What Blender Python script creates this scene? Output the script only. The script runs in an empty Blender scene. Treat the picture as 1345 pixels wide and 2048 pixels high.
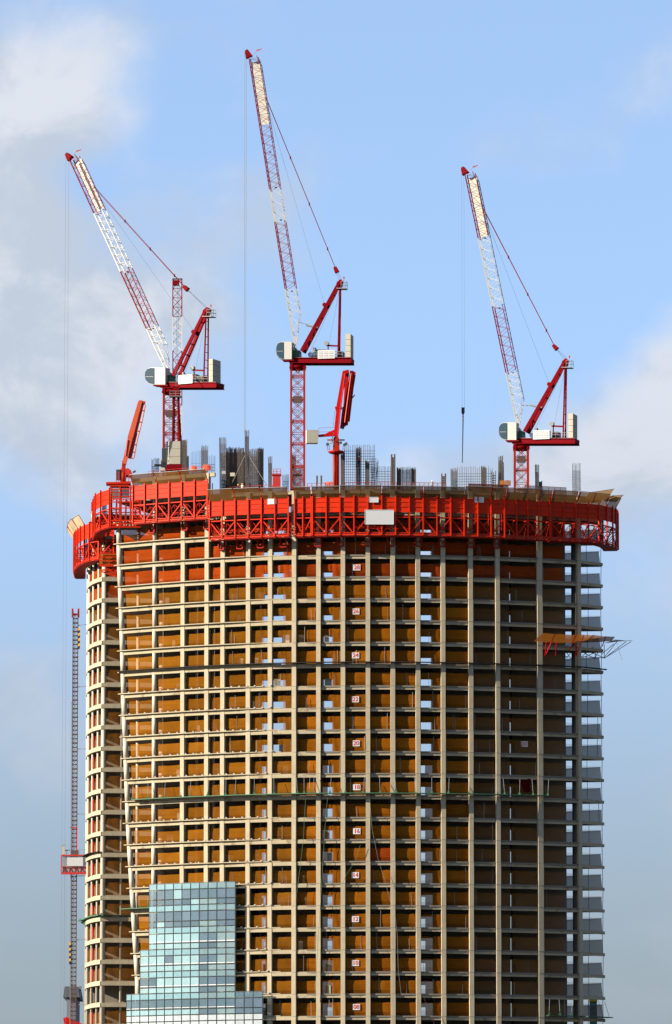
import bpy, math, random
from mathutils import Vector, Matrix
random.seed(7)
R = math.radians
sc = bpy.context.scene
col = sc.collection
# ------------------------------------------------------------------ camera
F = 12100.0          # focal length in photo pixels (photo is 1345 x 2048)
HORIZON = 2600.0     # photo row of the horizon, below the frame
CAM = Vector((0, -1000, 2))
PITCH = math.atan((HORIZON - 1024) / F)
cd = bpy.data.cameras.new('camera')
cam = bpy.data.objects.new('camera', cd); col.objects.link(cam)
cam.location = CAM; cam.rotation_euler = (R(90) + PITCH, 0, 0)
cd.sensor_fit = 'VERTICAL'; cd.sensor_height = 24.0; cd.lens = F / 2048 * 24.0
cd.clip_start = 1; cd.clip_end = 60000
sc.camera = cam
# ------------------------------------------------------------------ sun and sky
SUN_AZ, SUN_EL = 70.5, 23.0      # degrees to the left of the line from tower to camera; elevation
sdir = Vector((-math.sin(R(SUN_AZ)) * math.cos(R(SUN_EL)), -math.cos(R(SUN_AZ)) * math.cos(R(SUN_EL)), math.sin(R(SUN_EL))))
sl = bpy.data.lights.new('sun', 'SUN'); sl.energy = 4.9; sl.angle = R(0.5); sl.color = (1.0, 0.88, 0.70)
so = bpy.data.objects.new('sun', sl); col.objects.link(so)
so.rotation_euler = sdir.to_track_quat('Z', 'Y').to_euler()
so.location = (-300, -300, 300)
world = bpy.data.worlds.new('World'); sc.world = world; world.use_nodes = True
def build_world():
    nt = world.node_tree; N = nt.nodes; L = nt.links
    for n in list(N): N.remove(n)
    out = N.new('ShaderNodeOutputWorld'); bg = N.new('ShaderNodeBackground')
    bg.inputs['Strength'].default_value = 0.10
    L.new(bg.outputs[0], out.inputs[0])
    tc = N.new('ShaderNodeTexCoord')
    sep = N.new('ShaderNodeSeparateXYZ'); L.new(tc.outputs['Generated'], sep.inputs[0])
    def m(op, a, b=None, c=None, clamp=False):
        n = N.new('ShaderNodeMath'); n.operation = op; n.use_clamp = clamp
        for i, v in enumerate((a, b, c)):
            if v is None: continue
            if isinstance(v, (int, float)): n.inputs[i].default_value = v
            else: L.new(v, n.inputs[i])
        return n.outputs[0]
    z = m('ABSOLUTE', sep.outputs['Z'])
    zz = m('MULTIPLY_ADD', z, 1.6, 0.30)
    cmb = N.new('ShaderNodeCombineXYZ'); L.new(sep.outputs['X'], cmb.inputs[0]); L.new(sep.outputs['Y'], cmb.inputs[1]); L.new(zz, cmb.inputs[2])
    nrm = N.new('ShaderNodeVectorMath'); nrm.operation = 'NORMALIZE'; L.new(cmb.outputs[0], nrm.inputs[0])
    sky = N.new('ShaderNodeTexSky'); sky.sky_type = 'NISHITA'; sky.sun_disc = False
    sky.sun_elevation = R(SUN_EL); sky.sun_rotation = math.atan2(sdir.x, sdir.y)
    sky.altitude = 0; sky.air_density = 1.0; sky.dust_density = 0.3; sky.ozone_density = 1.6
    L.new(nrm.outputs[0], sky.inputs[0])
    # clouds: soft banks, the same kind of noise all round the sky
    mp = N.new('ShaderNodeMapping'); mp.inputs['Scale'].default_value = (1, 1, 1.25); mp.inputs['Location'].default_value = (0.31, 0.0, 0.12)
    L.new(tc.outputs['Generated'], mp.inputs['Vector'])
    n1 = N.new('ShaderNodeTexNoise'); n1.inputs['Scale'].default_value = 26; n1.inputs['Detail'].default_value = 7; n1.inputs['Roughness'].default_value = 0.52
    n1.inputs['Distortion'].default_value = 0.35
    L.new(mp.outputs[0], n1.inputs['Vector'])
    n2 = N.new('ShaderNodeTexNoise'); n2.inputs['Scale'].default_value = 70; n2.inputs['Detail'].default_value = 6; n2.inputs['Roughness'].default_value = 0.55
    L.new(mp.outputs[0], n2.inputs['Vector'])
    yy = m('MAXIMUM', m('ABSOLUTE', sep.outputs['Y']), 0.05)
    u = m('DIVIDE', sep.outputs['X'], yy); v = m('DIVIDE', z, yy)
    banks = [(-80, 560, 330, 300, 1.25), (400, 480, 260, 250, .85), (60, 150, 240, 180, .8), (1370, 790, 200, 170, 1.35),
             (1010, 940, 330, 120, 1.1), (640, 350, 200, 150, .22), (20, 880, 260, 240, .5), (1250, 1250, 300, 130, .3), (830, 290, 150, 60, .3), (1330, 130, 160, 110, .38), (60, 1450, 300, 200, .45), (175, 350, 80, 70, -.8), (360, 180, 150, 190, -.7), (1180, 640, 120, 110, -.8), (1250, 460, 300, 130, -.5), (820, 640, 190, 170, -.6), (60, 1190, 260, 60, -.5)]
    tot = None
    for px, py, sx, sy, a in banks:
        du = m('DIVIDE', m('SUBTRACT', u, (px - 672.5) / F), sx / F)
        dv = m('DIVIDE', m('SUBTRACT', v, (HORIZON - py) / F), sy / F)
        e = m('MULTIPLY', m('EXPONENT', m('MULTIPLY', m('ADD', m('MULTIPLY', du, du), m('MULTIPLY', dv, dv)), -1.0)), a)
        tot = e if tot is None else m('ADD', tot, e)
    dens = m('ADD', m('MULTIPLY', m('SUBTRACT', n1.outputs['Fac'], 0.5), 2.5), m('MULTIPLY', m('SUBTRACT', n2.outputs['Fac'], 0.5), 0.8))
    dens = m('ADD', dens, tot)
    mr = N.new('ShaderNodeMapRange'); mr.interpolation_type = 'SMOOTHSTEP'
    mr.inputs['From Min'].default_value = 0.0; mr.inputs['From Max'].default_value = 1.1
    mr.inputs['To Max'].default_value = 0.92
    L.new(dens, mr.inputs['Value'])
    # blue of the sky, a little hazier and greyer low down
    hz = N.new('ShaderNodeMapRange'); hz.interpolation_type = 'SMOOTHSTEP'
    hz.inputs['From Min'].default_value = 0.03; hz.inputs['From Max'].default_value = 0.165
    hz.inputs['To Min'].default_value = 0.98; hz.inputs['To Max'].default_value = 0.0
    L.new(z, hz.inputs['Value'])
    tint = N.new('ShaderNodeMix'); tint.data_type = 'RGBA'; tint.blend_type = 'MULTIPLY'; tint.inputs['Factor'].default_value = 1.0
    L.new(sky.outputs[0], tint.inputs[6]); tint.inputs[7].default_value = SKY_TINT
    mixh = N.new('ShaderNodeMix'); mixh.data_type = 'RGBA'
    L.new(hz.outputs[0], mixh.inputs['Factor']); L.new(tint.outputs[2], mixh.inputs[6]); mixh.inputs[7].default_value = HAZE_COL
    # cloud colour: lilac white, greyer low down
    n3 = N.new('ShaderNodeTexNoise'); n3.inputs['Scale'].default_value = 48; n3.inputs['Detail'].default_value = 8; n3.inputs['Roughness'].default_value = .58; n3.inputs['Distortion'].default_value = .4
    mp3 = N.new('ShaderNodeMapping'); mp3.inputs['Location'].default_value = (1.7, .4, .9); L.new(tc.outputs['Generated'], mp3.inputs['Vector']); L.new(mp3.outputs[0], n3.inputs['Vector'])
    sh = N.new('ShaderNodeMapRange'); sh.interpolation_type = 'SMOOTHSTEP'; sh.inputs['From Min'].default_value = .38; sh.inputs['From Max'].default_value = .62; L.new(n3.outputs['Fac'], sh.inputs['Value'])
    ch_ = N.new('ShaderNodeMix'); ch_.data_type = 'RGBA'; L.new(sh.outputs[0], ch_.inputs['Factor']); ch_.inputs[6].default_value = CLOUD_SH; ch_.inputs[7].default_value = CLOUD_HI
    cc = N.new('ShaderNodeMix'); cc.data_type = 'RGBA'
    L.new(hz.outputs[0], cc.inputs['Factor']); L.new(ch_.outputs[2], cc.inputs[6]); cc.inputs[7].default_value = CLOUD_LO
    mixc = N.new('ShaderNodeMix'); mixc.data_type = 'RGBA'
    L.new(mr.outputs[0], mixc.inputs['Factor']); L.new(mixh.outputs[2], mixc.inputs[6]); L.new(cc.outputs[2], mixc.inputs[7])
    L.new(mixc.outputs[2], bg.inputs['Color'])
SKY_TINT = (1.26, 1.15, 1.06, 1)
HAZE_COL = (.97, 1.16, 1.24, 1)
CLOUD_HI = (2.25, 2.32, 2.50, 1)
CLOUD_SH = (1.62, 1.80, 2.08, 1)
CLOUD_LO = (1.25, 1.42, 1.68, 1)
build_world()
sc.view_settings.view_transform = 'Standard'; sc.view_settings.look = 'None'
sc.view_settings.exposure = 1.78; sc.view_settings.gamma = 1.0; sc.view_settings.use_curve_mapping = False
sc.cycles.max_bounces = 8; sc.cycles.transparent_max_bounces = 16
# ------------------------------------------------------------------ photo pixel -> place at a known depth
_f = Vector((0, math.cos(PITCH), math.sin(PITCH))); _u = Vector((0, -math.sin(PITCH), math.cos(PITCH)))
def W(px, py, Y):
    d = _f * F + Vector((px - 672.5, 0, 0)) + _u * (1024 - py)
    return CAM + d * ((Y - CAM.y) / d.y)
def XP(px, Y, py=1500): return W(px, py, Y).x
def ZP(py, Y): return W(672, py, Y).z
# ------------------------------------------------------------------ materials
MATS = {}
ALB = .70     # one darkening factor for the whole palette, deepening shade against the stronger sun
def dim(c): return tuple(x*ALB for x in c)
def mat(name, color, rough=0.7, metal=0.0, var=0.0, vscale=1.0, streak=0.0, spec=0.3, objvar=0.0, bump=0.0):
    color = dim(color)
    m = bpy.data.materials.new(name); m.use_nodes = True
    nt = m.node_tree; N = nt.nodes; L = nt.links; b = N['Principled BSDF']
    b.inputs['Roughness'].default_value = rough; b.inputs['Metallic'].default_value = metal
    b.inputs['Specular IOR Level'].default_value = spec
    c = (*color, 1)
    b.inputs['Base Color'].default_value = c
    src = None
    if var or streak or objvar:
        tc = N.new('ShaderNodeNewGeometry')
        val = None
        def add(x):
            nonlocal val
            if val is None: val = x
            else:
                a = N.new('ShaderNodeMath'); a.operation = 'ADD'; L.new(val, a.inputs[0]); L.new(x, a.inputs[1]); val = a.outputs[0]
        def noise(scale, amp, sz, detail=5):
            mp = N.new('ShaderNodeMapping'); mp.inputs['Scale'].default_value = sz
            L.new(tc.outputs['Position'], mp.inputs['Vector'])
            n = N.new('ShaderNodeTexNoise'); n.inputs['Scale'].default_value = scale; n.inputs['Detail'].default_value = detail; n.inputs['Roughness'].default_value = .62
            L.new(mp.outputs[0], n.inputs['Vector'])
            a = N.new('ShaderNodeMath'); a.operation = 'MULTIPLY_ADD'; L.new(n.outputs['Fac'], a.inputs[0]); a.inputs[1].default_value = amp * 2; a.inputs[2].default_value = -amp
            add(a.outputs[0]); return n
        if var: nn = noise(vscale, var, (1, 1, 1))
        if streak: noise(1.6, streak, (1, 1, 0.16), 6)
        if objvar:
            oi = N.new('ShaderNodeObjectInfo')
            a = N.new('ShaderNodeMath'); a.operation = 'MULTIPLY_ADD'; L.new(oi.outputs['Random'], a.inputs[0]); a.inputs[1].default_value = objvar * 2; a.inputs[2].default_value = -objvar
            add(a.outputs[0])
        hs = N.new('ShaderNodeHueSaturation'); hs.inputs['Color'].default_value = c
        a = N.new('ShaderNodeMath'); a.operation = 'ADD'; a.inputs[1].default_value = 1.0; L.new(val, a.inputs[0])
        L.new(a.outputs[0], hs.inputs['Value']); L.new(hs.outputs[0], b.inputs['Base Color'])
    MATS[name] = m
    return m
def rust_blend(name, color, color2, thresh=0.56, rough=0.55, scale=0.9, var=.15, objvar=0.0):
    """paint with irregular faded or rusty patches"""
    color2 = dim(color2)
    m = mat(name, color, rough, var=var, vscale=.7, objvar=objvar, spec=.08)
    nt = m.node_tree; N = nt.nodes; L = nt.links; b = N['Principled BSDF']
    src = b.inputs['Base Color'].links[0].from_socket
    g = N.new('ShaderNodeNewGeometry')
    n = N.new('ShaderNodeTexNoise'); n.inputs['Scale'].default_value = scale; n.inputs['Detail'].default_value = 8; n.inputs['Roughness'].default_value = .7
    L.new(g.outputs['Position'], n.inputs['Vector'])
    mr = N.new('ShaderNodeMapRange'); mr.inputs['From Min'].default_value = thresh; mr.inputs['From Max'].default_value = thresh + .1
    L.new(n.outputs['Fac'], mr.inputs['Value'])
    mx = N.new('ShaderNodeMix'); mx.data_type = 'RGBA'
    L.new(mr.outputs[0], mx.inputs['Factor']); L.new(src, mx.inputs[6]); mx.inputs[7].default_value = (*color2, 1)
    L.new(mx.outputs[2], b.inputs['Base Color'])
    return m
def netmat(name, c1, c2, transp, trans_w=0.45, stripes=6.0, objvar=.24):
    """woven safety netting: diffuse + translucent cloth with open mesh, sewn bands"""
    c1, c2 = dim(c1), dim(c2)
    m = bpy.data.materials.new(name); m.use_nodes = True
    nt = m.node_tree; N = nt.nodes; L = nt.links
    for n in list(N): N.remove(n)
    out = N.new('ShaderNodeOutputMaterial')
    g = N.new('ShaderNodeNewGeometry'); tc = N.new('ShaderNodeTexCoord'); oi = N.new('ShaderNodeObjectInfo')
    n = N.new('ShaderNodeTexNoise'); n.inputs['Scale'].default_value = .55; n.inputs['Detail'].default_value = 6; L.new(g.outputs['Position'], n.inputs['Vector'])
    mp = N.new('ShaderNodeMapping'); mp.inputs['Scale'].default_value = (.02, .02, 1); L.new(g.outputs['Position'], mp.inputs['Vector'])
    w = N.new('ShaderNodeTexNoise'); w.inputs['Scale'].default_value = stripes; w.inputs['Detail'].default_value = 2; L.new(mp.outputs[0], w.inputs['Vector'])
    a = N.new('ShaderNodeMath'); a.operation = 'ADD'; L.new(n.outputs['Fac'], a.inputs[0]); L.new(w.outputs['Fac'], a.inputs[1])
    b = N.new('ShaderNodeMath'); b.operation = 'MULTIPLY_ADD'; L.new(a.outputs[0], b.inputs[0]); b.inputs[1].default_value = 1.5; b.inputs[2].default_value = -1.0; b.use_clamp = True
    mx = N.new('ShaderNodeMix'); mx.data_type = 'RGBA'; L.new(b.outputs[0], mx.inputs['Factor']); mx.inputs[6].default_value = (*c1, 1); mx.inputs[7].default_value = (*c2, 1)
    hs = N.new('ShaderNodeHueSaturation'); L.new(mx.outputs[2], hs.inputs['Color'])
    v = N.new('ShaderNodeMath'); v.operation = 'MULTIPLY_ADD'; L.new(oi.outputs['Random'], v.inputs[0]); v.inputs[1].default_value = objvar * 2; v.inputs[2].default_value = 1 - objvar
    L.new(v.outputs[0], hs.inputs['Value'])
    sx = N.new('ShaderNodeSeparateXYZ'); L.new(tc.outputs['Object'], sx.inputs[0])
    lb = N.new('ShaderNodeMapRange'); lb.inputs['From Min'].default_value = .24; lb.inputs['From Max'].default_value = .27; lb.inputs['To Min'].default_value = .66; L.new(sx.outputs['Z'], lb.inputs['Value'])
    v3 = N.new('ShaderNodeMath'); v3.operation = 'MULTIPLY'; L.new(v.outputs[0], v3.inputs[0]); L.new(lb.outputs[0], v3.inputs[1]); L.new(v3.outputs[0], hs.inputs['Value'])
    d = N.new('ShaderNodeBsdfDiffuse'); t = N.new('ShaderNodeBsdfTranslucent'); L.new(hs.outputs[0], d.inputs[0]); L.new(hs.outputs[0], t.inputs[0])
    m1 = N.new('ShaderNodeMixShader'); m1.inputs[0].default_value = trans_w; L.new(d.outputs[0], m1.inputs[1]); L.new(t.outputs[0], m1.inputs[2])
    tr = N.new('ShaderNodeBsdfTransparent')
    m2 = N.new('ShaderNodeMixShader'); m2.inputs[0].default_value = transp; L.new(m1.outputs[0], m2.inputs[1]); L.new(tr.outputs[0], m2.inputs[2])
    L.new(m2.outputs[0], out.inputs[0])
    MATS[name] = m
def glassmat(name, tint, face, gloss=.25, body=.3):
    """facade pane: tinted glass that reflects the sky, with some film or blind behind it"""
    face = dim(face)
    m = bpy.data.materials.new(name); m.use_nodes = True
    nt = m.node_tree; N = nt.nodes; L = nt.links
    for n in list(N): N.remove(n)
    out = N.new('ShaderNodeOutputMaterial')
    tr = N.new('ShaderNodeBsdfTransparent'); tr.inputs[0].default_value = (*tint, 1)
    d = N.new('ShaderNodeBsdfDiffuse'); gl = N.new('ShaderNodeBsdfGlossy'); gl.inputs['Roughness'].default_value = .06
    g = N.new('ShaderNodeNewGeometry'); oi = N.new('ShaderNodeObjectInfo')
    n = N.new('ShaderNodeTexNoise'); n.inputs['Scale'].default_value = 1.3; n.inputs['Detail'].default_value = 3; n.inputs['Distortion'].default_value = 1.2
    L.new(g.outputs['Position'], n.inputs['Vector'])
    hs = N.new('ShaderNodeHueSaturation'); hs.inputs['Color'].default_value = (*face, 1)
    v = N.new('ShaderNodeMath'); v.operation = 'MULTIPLY_ADD'; L.new(oi.outputs['Random'], v.inputs[0]); v.inputs[1].default_value = .14; v.inputs[2].default_value = .66
    v2 = N.new('ShaderNodeMath'); v2.operation = 'MULTIPLY_ADD'; L.new(n.outputs['Fac'], v2.inputs[0]); v2.inputs[1].default_value = .5; L.new(v.outputs[0], v2.inputs[2])
    L.new(v2.outputs[0], hs.inputs['Value']); L.new(hs.outputs[0], d.inputs[0])
    m1 = N.new('ShaderNodeMixShader'); m1.inputs[0].default_value = body; L.new(tr.outputs[0], m1.inputs[1]); L.new(d.outputs[0], m1.inputs[2])
    m2 = N.new('ShaderNodeMixShader'); m2.inputs[0].default_value = gloss; L.new(m1.outputs[0], m2.inputs[1]); L.new(gl.outputs[0], m2.inputs[2])
    L.new(m2.outputs[0], out.inputs[0])
    MATS[name] = m
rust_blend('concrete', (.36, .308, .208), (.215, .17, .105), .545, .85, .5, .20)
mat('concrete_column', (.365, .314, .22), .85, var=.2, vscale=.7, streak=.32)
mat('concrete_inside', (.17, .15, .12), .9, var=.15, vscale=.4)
mat('concrete_wrap', (.44, .40, .325), .7, var=.18, vscale=1.2)
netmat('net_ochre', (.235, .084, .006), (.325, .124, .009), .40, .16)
netmat('net_open_shaded', (.19, .070, .006), (.26, .10, .009), .58, .12)  # darker, thinner copy of the ochre net: right-hand shade put into its tone
netmat('net_dense_lit', (.23, .070, .004), (.315, .105, .006), .16, .14)  # closer weave in a tone that carries the sunlight of the middle bays
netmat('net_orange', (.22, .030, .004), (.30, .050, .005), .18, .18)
netmat('net_grey', (.17, .158, .15), (.235, .215, .205), .16, .06, 3)
netmat('net_pale', (.55, .60, .66), (.62, .66, .72), .72, .4, 3)
netmat('screen_brown', (.13, .062, .018), (.20, .095, .027), .14, .3, 5)
netmat('screen_tan', (.62, .45, .25), (.70, .53, .30), .10, .3, 4)
netmat('screen_gold', (.46, .25, .06), (.56, .33, .09), .10, .3, 4)
netmat('screen_grey', (.24, .24, .235), (.32, .315, .30), .30, .3, 4)
netmat('fan_orange', (.33, .115, .016), (.44, .165, .024), .12, .3, 4)
netmat('black_net', (.03, .03, .025), (.05, .045, .04), .05, .2, 4)
rust_blend('form_red', (.52, .022, .003), (.30, .028, .012), .555, .5, .9, .2, .14)
rust_blend('form_red_dark', (.33, .013, .006), (.22, .016, .008), .56, .6, .8, .18)
rust_blend('mast_red', (.32, .018, .005), (.22, .02, .008), .6, .5, 1.2)
mat('crane_red', (.165, .002, .006), .7, var=.14, vscale=.8, spec=.04)
mat('boom_red', (.46, .004, .004), .5, var=.1, vscale=.7, spec=.12)
mat('boom_orange', (.58, .085, .03), .5, var=.14, vscale=.7)
mat('crane_white', (.46, .45, .41), .45, var=.06, vscale=.8)
mat('board_white', (.55, .55, .54), .6, var=.03)
mat('board_grey', (.50, .51, .52), .6, var=.03)
mat('vent_grey', (.40, .41, .44), .6)
mat('panel_cream', (.47, .45, .39), .6, var=.08, vscale=1.5)
rust_blend('ballast', (.43, .40, .33), (.34, .31, .25), .6, .85, .5, .1)
mat('crane_green', (.022, .085, .045), .5, var=.15)
mat('cab_glass', (.02, .04, .045), .08, spec=.8)
mat('machine_dark', (.035, .037, .04), .55)
mat('machine_blue', (.03, .06, .14), .45)
mat('machine_grey', (.22, .22, .22), .6)
mat('rope', (.10, .10, .11), .5, metal=.3)
mat('rope_steel', (.20, .22, .25), .5)
mat('rope_pale', (.30, .33, .37), .5)
rust_blend('rebar', (.10, .085, .075), (.19, .11, .06), .58, .8, .8, .2)
mat('rail_steel', (.25, .24, .24), .6)
mat('green_deck', (.045, .14, .075), .7, var=.2, vscale=2)
mat('hoist_brown', (.085, .050, .045), .7, var=.15)
mat('hoist_red', (.45, .025, .02), .5, var=.12)
mat('hoist_panel', (.28, .26, .26), .7)
mat('stripe_yellow', (.72, .38, .02), .6)
mat('black_paint', (.015, .015, .015), .6)
mat('digit_red', (.52, .03, .03), .6)
mat('mullion', (.045, .06, .07), .4)
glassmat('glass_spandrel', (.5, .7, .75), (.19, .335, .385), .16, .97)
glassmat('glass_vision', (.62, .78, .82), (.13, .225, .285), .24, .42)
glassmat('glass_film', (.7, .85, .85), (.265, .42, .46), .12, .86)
glassmat('glass_spandrel_shaded', (.5, .7, .75), (.15, .24, .265), .16, .97)  # darker copy of the spandrel, shade put into the face colour
glassmat('glass_film_shaded', (.7, .85, .85), (.19, .28, .30), .14, .86)  # darker copy of the film pane, likewise shaded by colour
glassmat('glass_dark', (.30, .40, .48), (.13, .20, .27), .2, .6)
glassmat('glass_white', (.8, .85, .88), (.40, .45, .48), .08, .95)
mat('tower_grey', (.15, .155, .18), .8, var=.1, vscale=.2)
mat('skin', (.42, .25, .16), .6)
mat('cloth_red', (.45, .05, .03), .8); mat('cloth_white', (.62, .56, .42), .8); mat('cloth_blue', (.03, .05, .14), .8)
mat('cloth_dark', (.04, .035, .035), .8); mat('helmet_yellow', (.80, .50, .03), .4); mat('helmet_white', (.8, .78, .7), .4)
mat('cloth_maroon', (.055, .004, .002), 1.0, spec=.0); mat('shaft_green', (.06, .20, .12), .8)
mat('ground', (.07, .075, .07), .9, var=.3, vscale=.02)
M = MATS
# ------------------------------------------------------------------ mesh helpers
class MB:
    def __init__(s): s.v = []; s.f = []
    def quadbox(s, a):            # 8 corners: bottom ring 0-3, top ring 4-7
        o = len(s.v); s.v += [tuple(p) for p in a]
        s.f += [(o+3, o+2, o+1, o), (o+4, o+5, o+6, o+7), (o, o+1, o+5, o+4), (o+1, o+2, o+6, o+5), (o+2, o+3, o+7, o+6), (o+3, o, o+4, o+7)]
        return s
    def box(s, c, sx, sy, sz, rz=0.0):
        ca, sa = math.cos(rz), math.sin(rz); c = Vector(c); pts = []
        for z in (-sz/2, sz/2):
            for x, y in ((-sx/2, -sy/2), (sx/2, -sy/2), (sx/2, sy/2), (-sx/2, sy/2)):
                pts.append((c.x + x*ca - y*sa, c.y + x*sa + y*ca, c.z + z))
        return s.quadbox(pts)
    def bar(s, p, q, w, h=None, up=None):
        p, q = Vector(p), Vector(q); d = q - p
        if d.length < 1e-5: return s
        d.normalize(); h = w if h is None else h
        up = Vector(up) if up else (Vector((0, 0, 1)) if abs(d.z) < .95 else Vector((0, 1, 0)))
        a = d.cross(up).normalized(); b = a.cross(d).normalized()
        a = a * (w/2); b = b * (h/2)
        return s.quadbox([p-a-b, p+a-b, p+a+b, p-a+b, q-a-b, q+a-b, q+a+b, q-a+b])
    def taper(s, p, q, w0, h0, w1, h1, up=None):
        p, q = Vector(p), Vector(q); d = (q - p).normalized()
        up = Vector(up) if up else (Vector((0, 0, 1)) if abs(d.z) < .95 else Vector((0, 1, 0)))
        a = d.cross(up).normalized(); b = a.cross(d).normalized()
        return s.quadbox([p-a*w0/2-b*h0/2, p+a*w0/2-b*h0/2, p+a*w0/2+b*h0/2, p-a*w0/2+b*h0/2, q-a*w1/2-b*h1/2, q+a*w1/2-b*h1/2, q+a*w1/2+b*h1/2, q-a*w1/2+b*h1/2])
    def tube(s, p, q, r, r2=None, n=10):
        p, q = Vector(p), Vector(q); d = (q - p).normalized(); r2 = r if r2 is None else r2
        up = Vector((0, 0, 1)) if abs(d.z) < .95 else Vector((0, 1, 0))
        a = d.cross(up).normalized(); b = a.cross(d)
        o = len(s.v)
        for c, rr in ((p, r), (q, r2)):
            for i in range(n):
                t = 2*math.pi*i/n; s.v.append(tuple(c + a*(rr*math.cos(t)) + b*(rr*math.sin(t))))
        for i in range(n):
            j = (i+1) % n; s.f.append((o+i, o+j, o+n+j, o+n+i))
        s.f.append(tuple(o+i for i in reversed(range(n)))); s.f.append(tuple(o+n+i for i in range(n)))
        return s
    def lathe(s, c, prof, n=16):   # prof: (r, z)
        o = len(s.v); c = Vector(c)
        for r, z in prof:
            for i in range(n):
                t = 2*math.pi*i/n; s.v.append((c.x + r*math.cos(t), c.y + r*math.sin(t), c.z + z))
        for k in range(len(prof)-1):
            for i in range(n):
                j = (i+1) % n; s.f.append((o+k*n+i, o+k*n+j, o+(k+1)*n+j, o+(k+1)*n+i))
        s.f.append(tuple(o+i for i in reversed(range(n)))); e = o + (len(prof)-1)*n; s.f.append(tuple(e+i for i in range(n)))
        return s
    def sheet(s, a, b, c, d, nu=4, nv=3, sag=0.0, thick=None):   # a-b bottom edge, d-c top edge
        a, b, c, d = map(Vector, (a, b, c, d)); o = len(s.v)
        nn = (b-a).cross(d-a).normalized()
        for j in range(nv+1):
            for i in range(nu+1):
                u, v = i/nu, j/nv
                p = (a*(1-u)+b*u)*(1-v) + (d*(1-u)+c*u)*v
                p += nn*(sag*math.sin(math.pi*u)*(.4+.6*math.sin(math.pi*min(1, v*.8+.1))) + sag*.35*random.uniform(-1, 1))
                s.v.append(tuple(p))
        for j in range(nv):
            for i in range(nu):
                k = o + j*(nu+1) + i; s.f.append((k, k+1, k+nu+2, k+nu+1))
        return s
    def prism(s, pts, z0, z1):
        o = len(s.v); n = len(pts)
        s.v += [(p[0], p[1], z0) for p in pts] + [(p[0], p[1], z1) for p in pts]
        s.f.append(tuple(o+i for i in reversed(range(n)))); s.f.append(tuple(o+n+i for i in range(n)))
        for i in range(n):
            j = (i+1) % n; s.f.append((o+i, o+j, o+n+j, o+n+i))
        return s
    def extrude(s, pts, off):     # planar polygon of 3D points swept along off
        o = len(s.v); n = len(pts); off = Vector(off)
        s.v += [tuple(Vector(p)) for p in pts] + [tuple(Vector(p)+off) for p in pts]
        s.f.append(tuple(o+i for i in reversed(range(n)))); s.f.append(tuple(o+n+i for i in range(n)))
        for i in range(n):
            j = (i+1) % n; s.f.append((o+i, o+j, o+n+j, o+n+i))
        return s
    def mesh(s, name, m, smooth=False):
        me = bpy.data.meshes.new(name); me.from_pydata(s.v, [], s.f)
        if m: me.materials.append(M[m] if isinstance(m, str) else m)
        if smooth:
            for p in me.polygons: p.use_smooth = len(p.vertices) == 4
        me.validate(); me.update()
        return me
    def build(s, name, m, parent=None, smooth=False):
        return link(name, s.mesh(name, m, smooth), parent)
def link(name, me, parent=None, mw=None):
    o = bpy.data.objects.new(name, me); col.objects.link(o)
    if mw is not None: o.matrix_basis = mw
    if parent is not None:
        o.parent = parent
        if parent.type == 'EMPTY': o.matrix_parent_inverse = Matrix.Translation(-parent.location)
    return o
def tag(o, label, cat, group=None, kind=None):
    o['label'] = label; o['category'] = cat
    if group: o['group'] = group
    if kind: o['kind'] = kind
    return o
def thing(name, loc, label, cat, group=None):
    o = bpy.data.objects.new(name, None); col.objects.link(o); o.location = loc; o.empty_display_size = .5
    return tag(o, label, cat, group)
def structure(o): o['kind'] = 'structure'; return o
def lattice(mb, A, B, lw, bays, faces=(0, 1, 2, 3), cross=False, horiz=True):
    """lacing between four chords: A and B are lists of 4 corners at both ends"""
    A = [Vector(p) for p in A]; B = [Vector(p) for p in B]
    for fc in faces:
        a0, a1 = A[fc], A[(fc+1) % 4]; b0, b1 = B[fc], B[(fc+1) % 4]
        for k in range(bays):
            t0, t1 = k/bays, (k+1)/bays
            p0, q0 = a0.lerp(b0, t0), a1.lerp(b1, t0); p1, q1 = a0.lerp(b0, t1), a1.lerp(b1, t1)
            if horiz: mb.bar(p0, q0, lw)
            if cross: mb.bar(p0, q1, lw); mb.bar(q0, p1, lw)
            elif k % 2 == 0: mb.bar(p0, q1, lw)
            else: mb.bar(q0, p1, lw)
        if horiz: mb.bar(b0, b1, lw)
# ------------------------------------------------------------------ ground and far things
g = MB(); g.v = [(-30000, -30000, 0), (30000, -30000, 0), (30000, 30000, 0), (-30000, 30000, 0)]; g.f = [(0, 1, 2, 3)]
structure(g.build('ground', 'ground'))
# ------------------------------------------------------------------ the tower: plan and levels
X0 = XP(740, 0)
KL, KR = 0.0088, 0.0064
def front(x): d = x - X0; return (KL if d < 0 else KR) * d * d
def slope(x): d = x - X0; return 2 * (KL if d < 0 else KR) * d
def nin(x):                     # inward normal (away from the camera)
    s = slope(x); return Vector((-s, 1, 0)).normalized()
def FX(px, py=1300):            # world X on the facade for a photo column
    x = XP(px, 0, py)
    for _ in range(6): x = XP(px, front(x), py)
    return x
def FP(px, off=0.0, py=1300):   # facade point (z = 0), moved inward by off
    x = FX(px, py); return Vector((x, front(x), 0)) + nin(x) * off
Z28, Z8 = ZP(1152, 0), ZP(1152 + 43.95*20, 0)
H = (Z28 - Z8) / 20
def zf(n): return Z8 + (n - 8) * H
LO, TOP = 7, 32                 # lowest floor built in detail, working deck
def interp(tab, x):
    for (a, b), (c, d) in zip(tab, tab[1:]):
        if x <= c: return b + (d-b)*(x-a)/(c-a)
    return tab[-1][1]
def yphoto(n): return 1152 + 43.95*(28-n)
LEAN = [(900, 238), (1085, 239), (1213, 244), (1400, 249), (1650, 258), (1855, 270), (1990, 278), (2200, 292)]
def leanpx(n): return interp(LEAN, yphoto(n))
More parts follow.
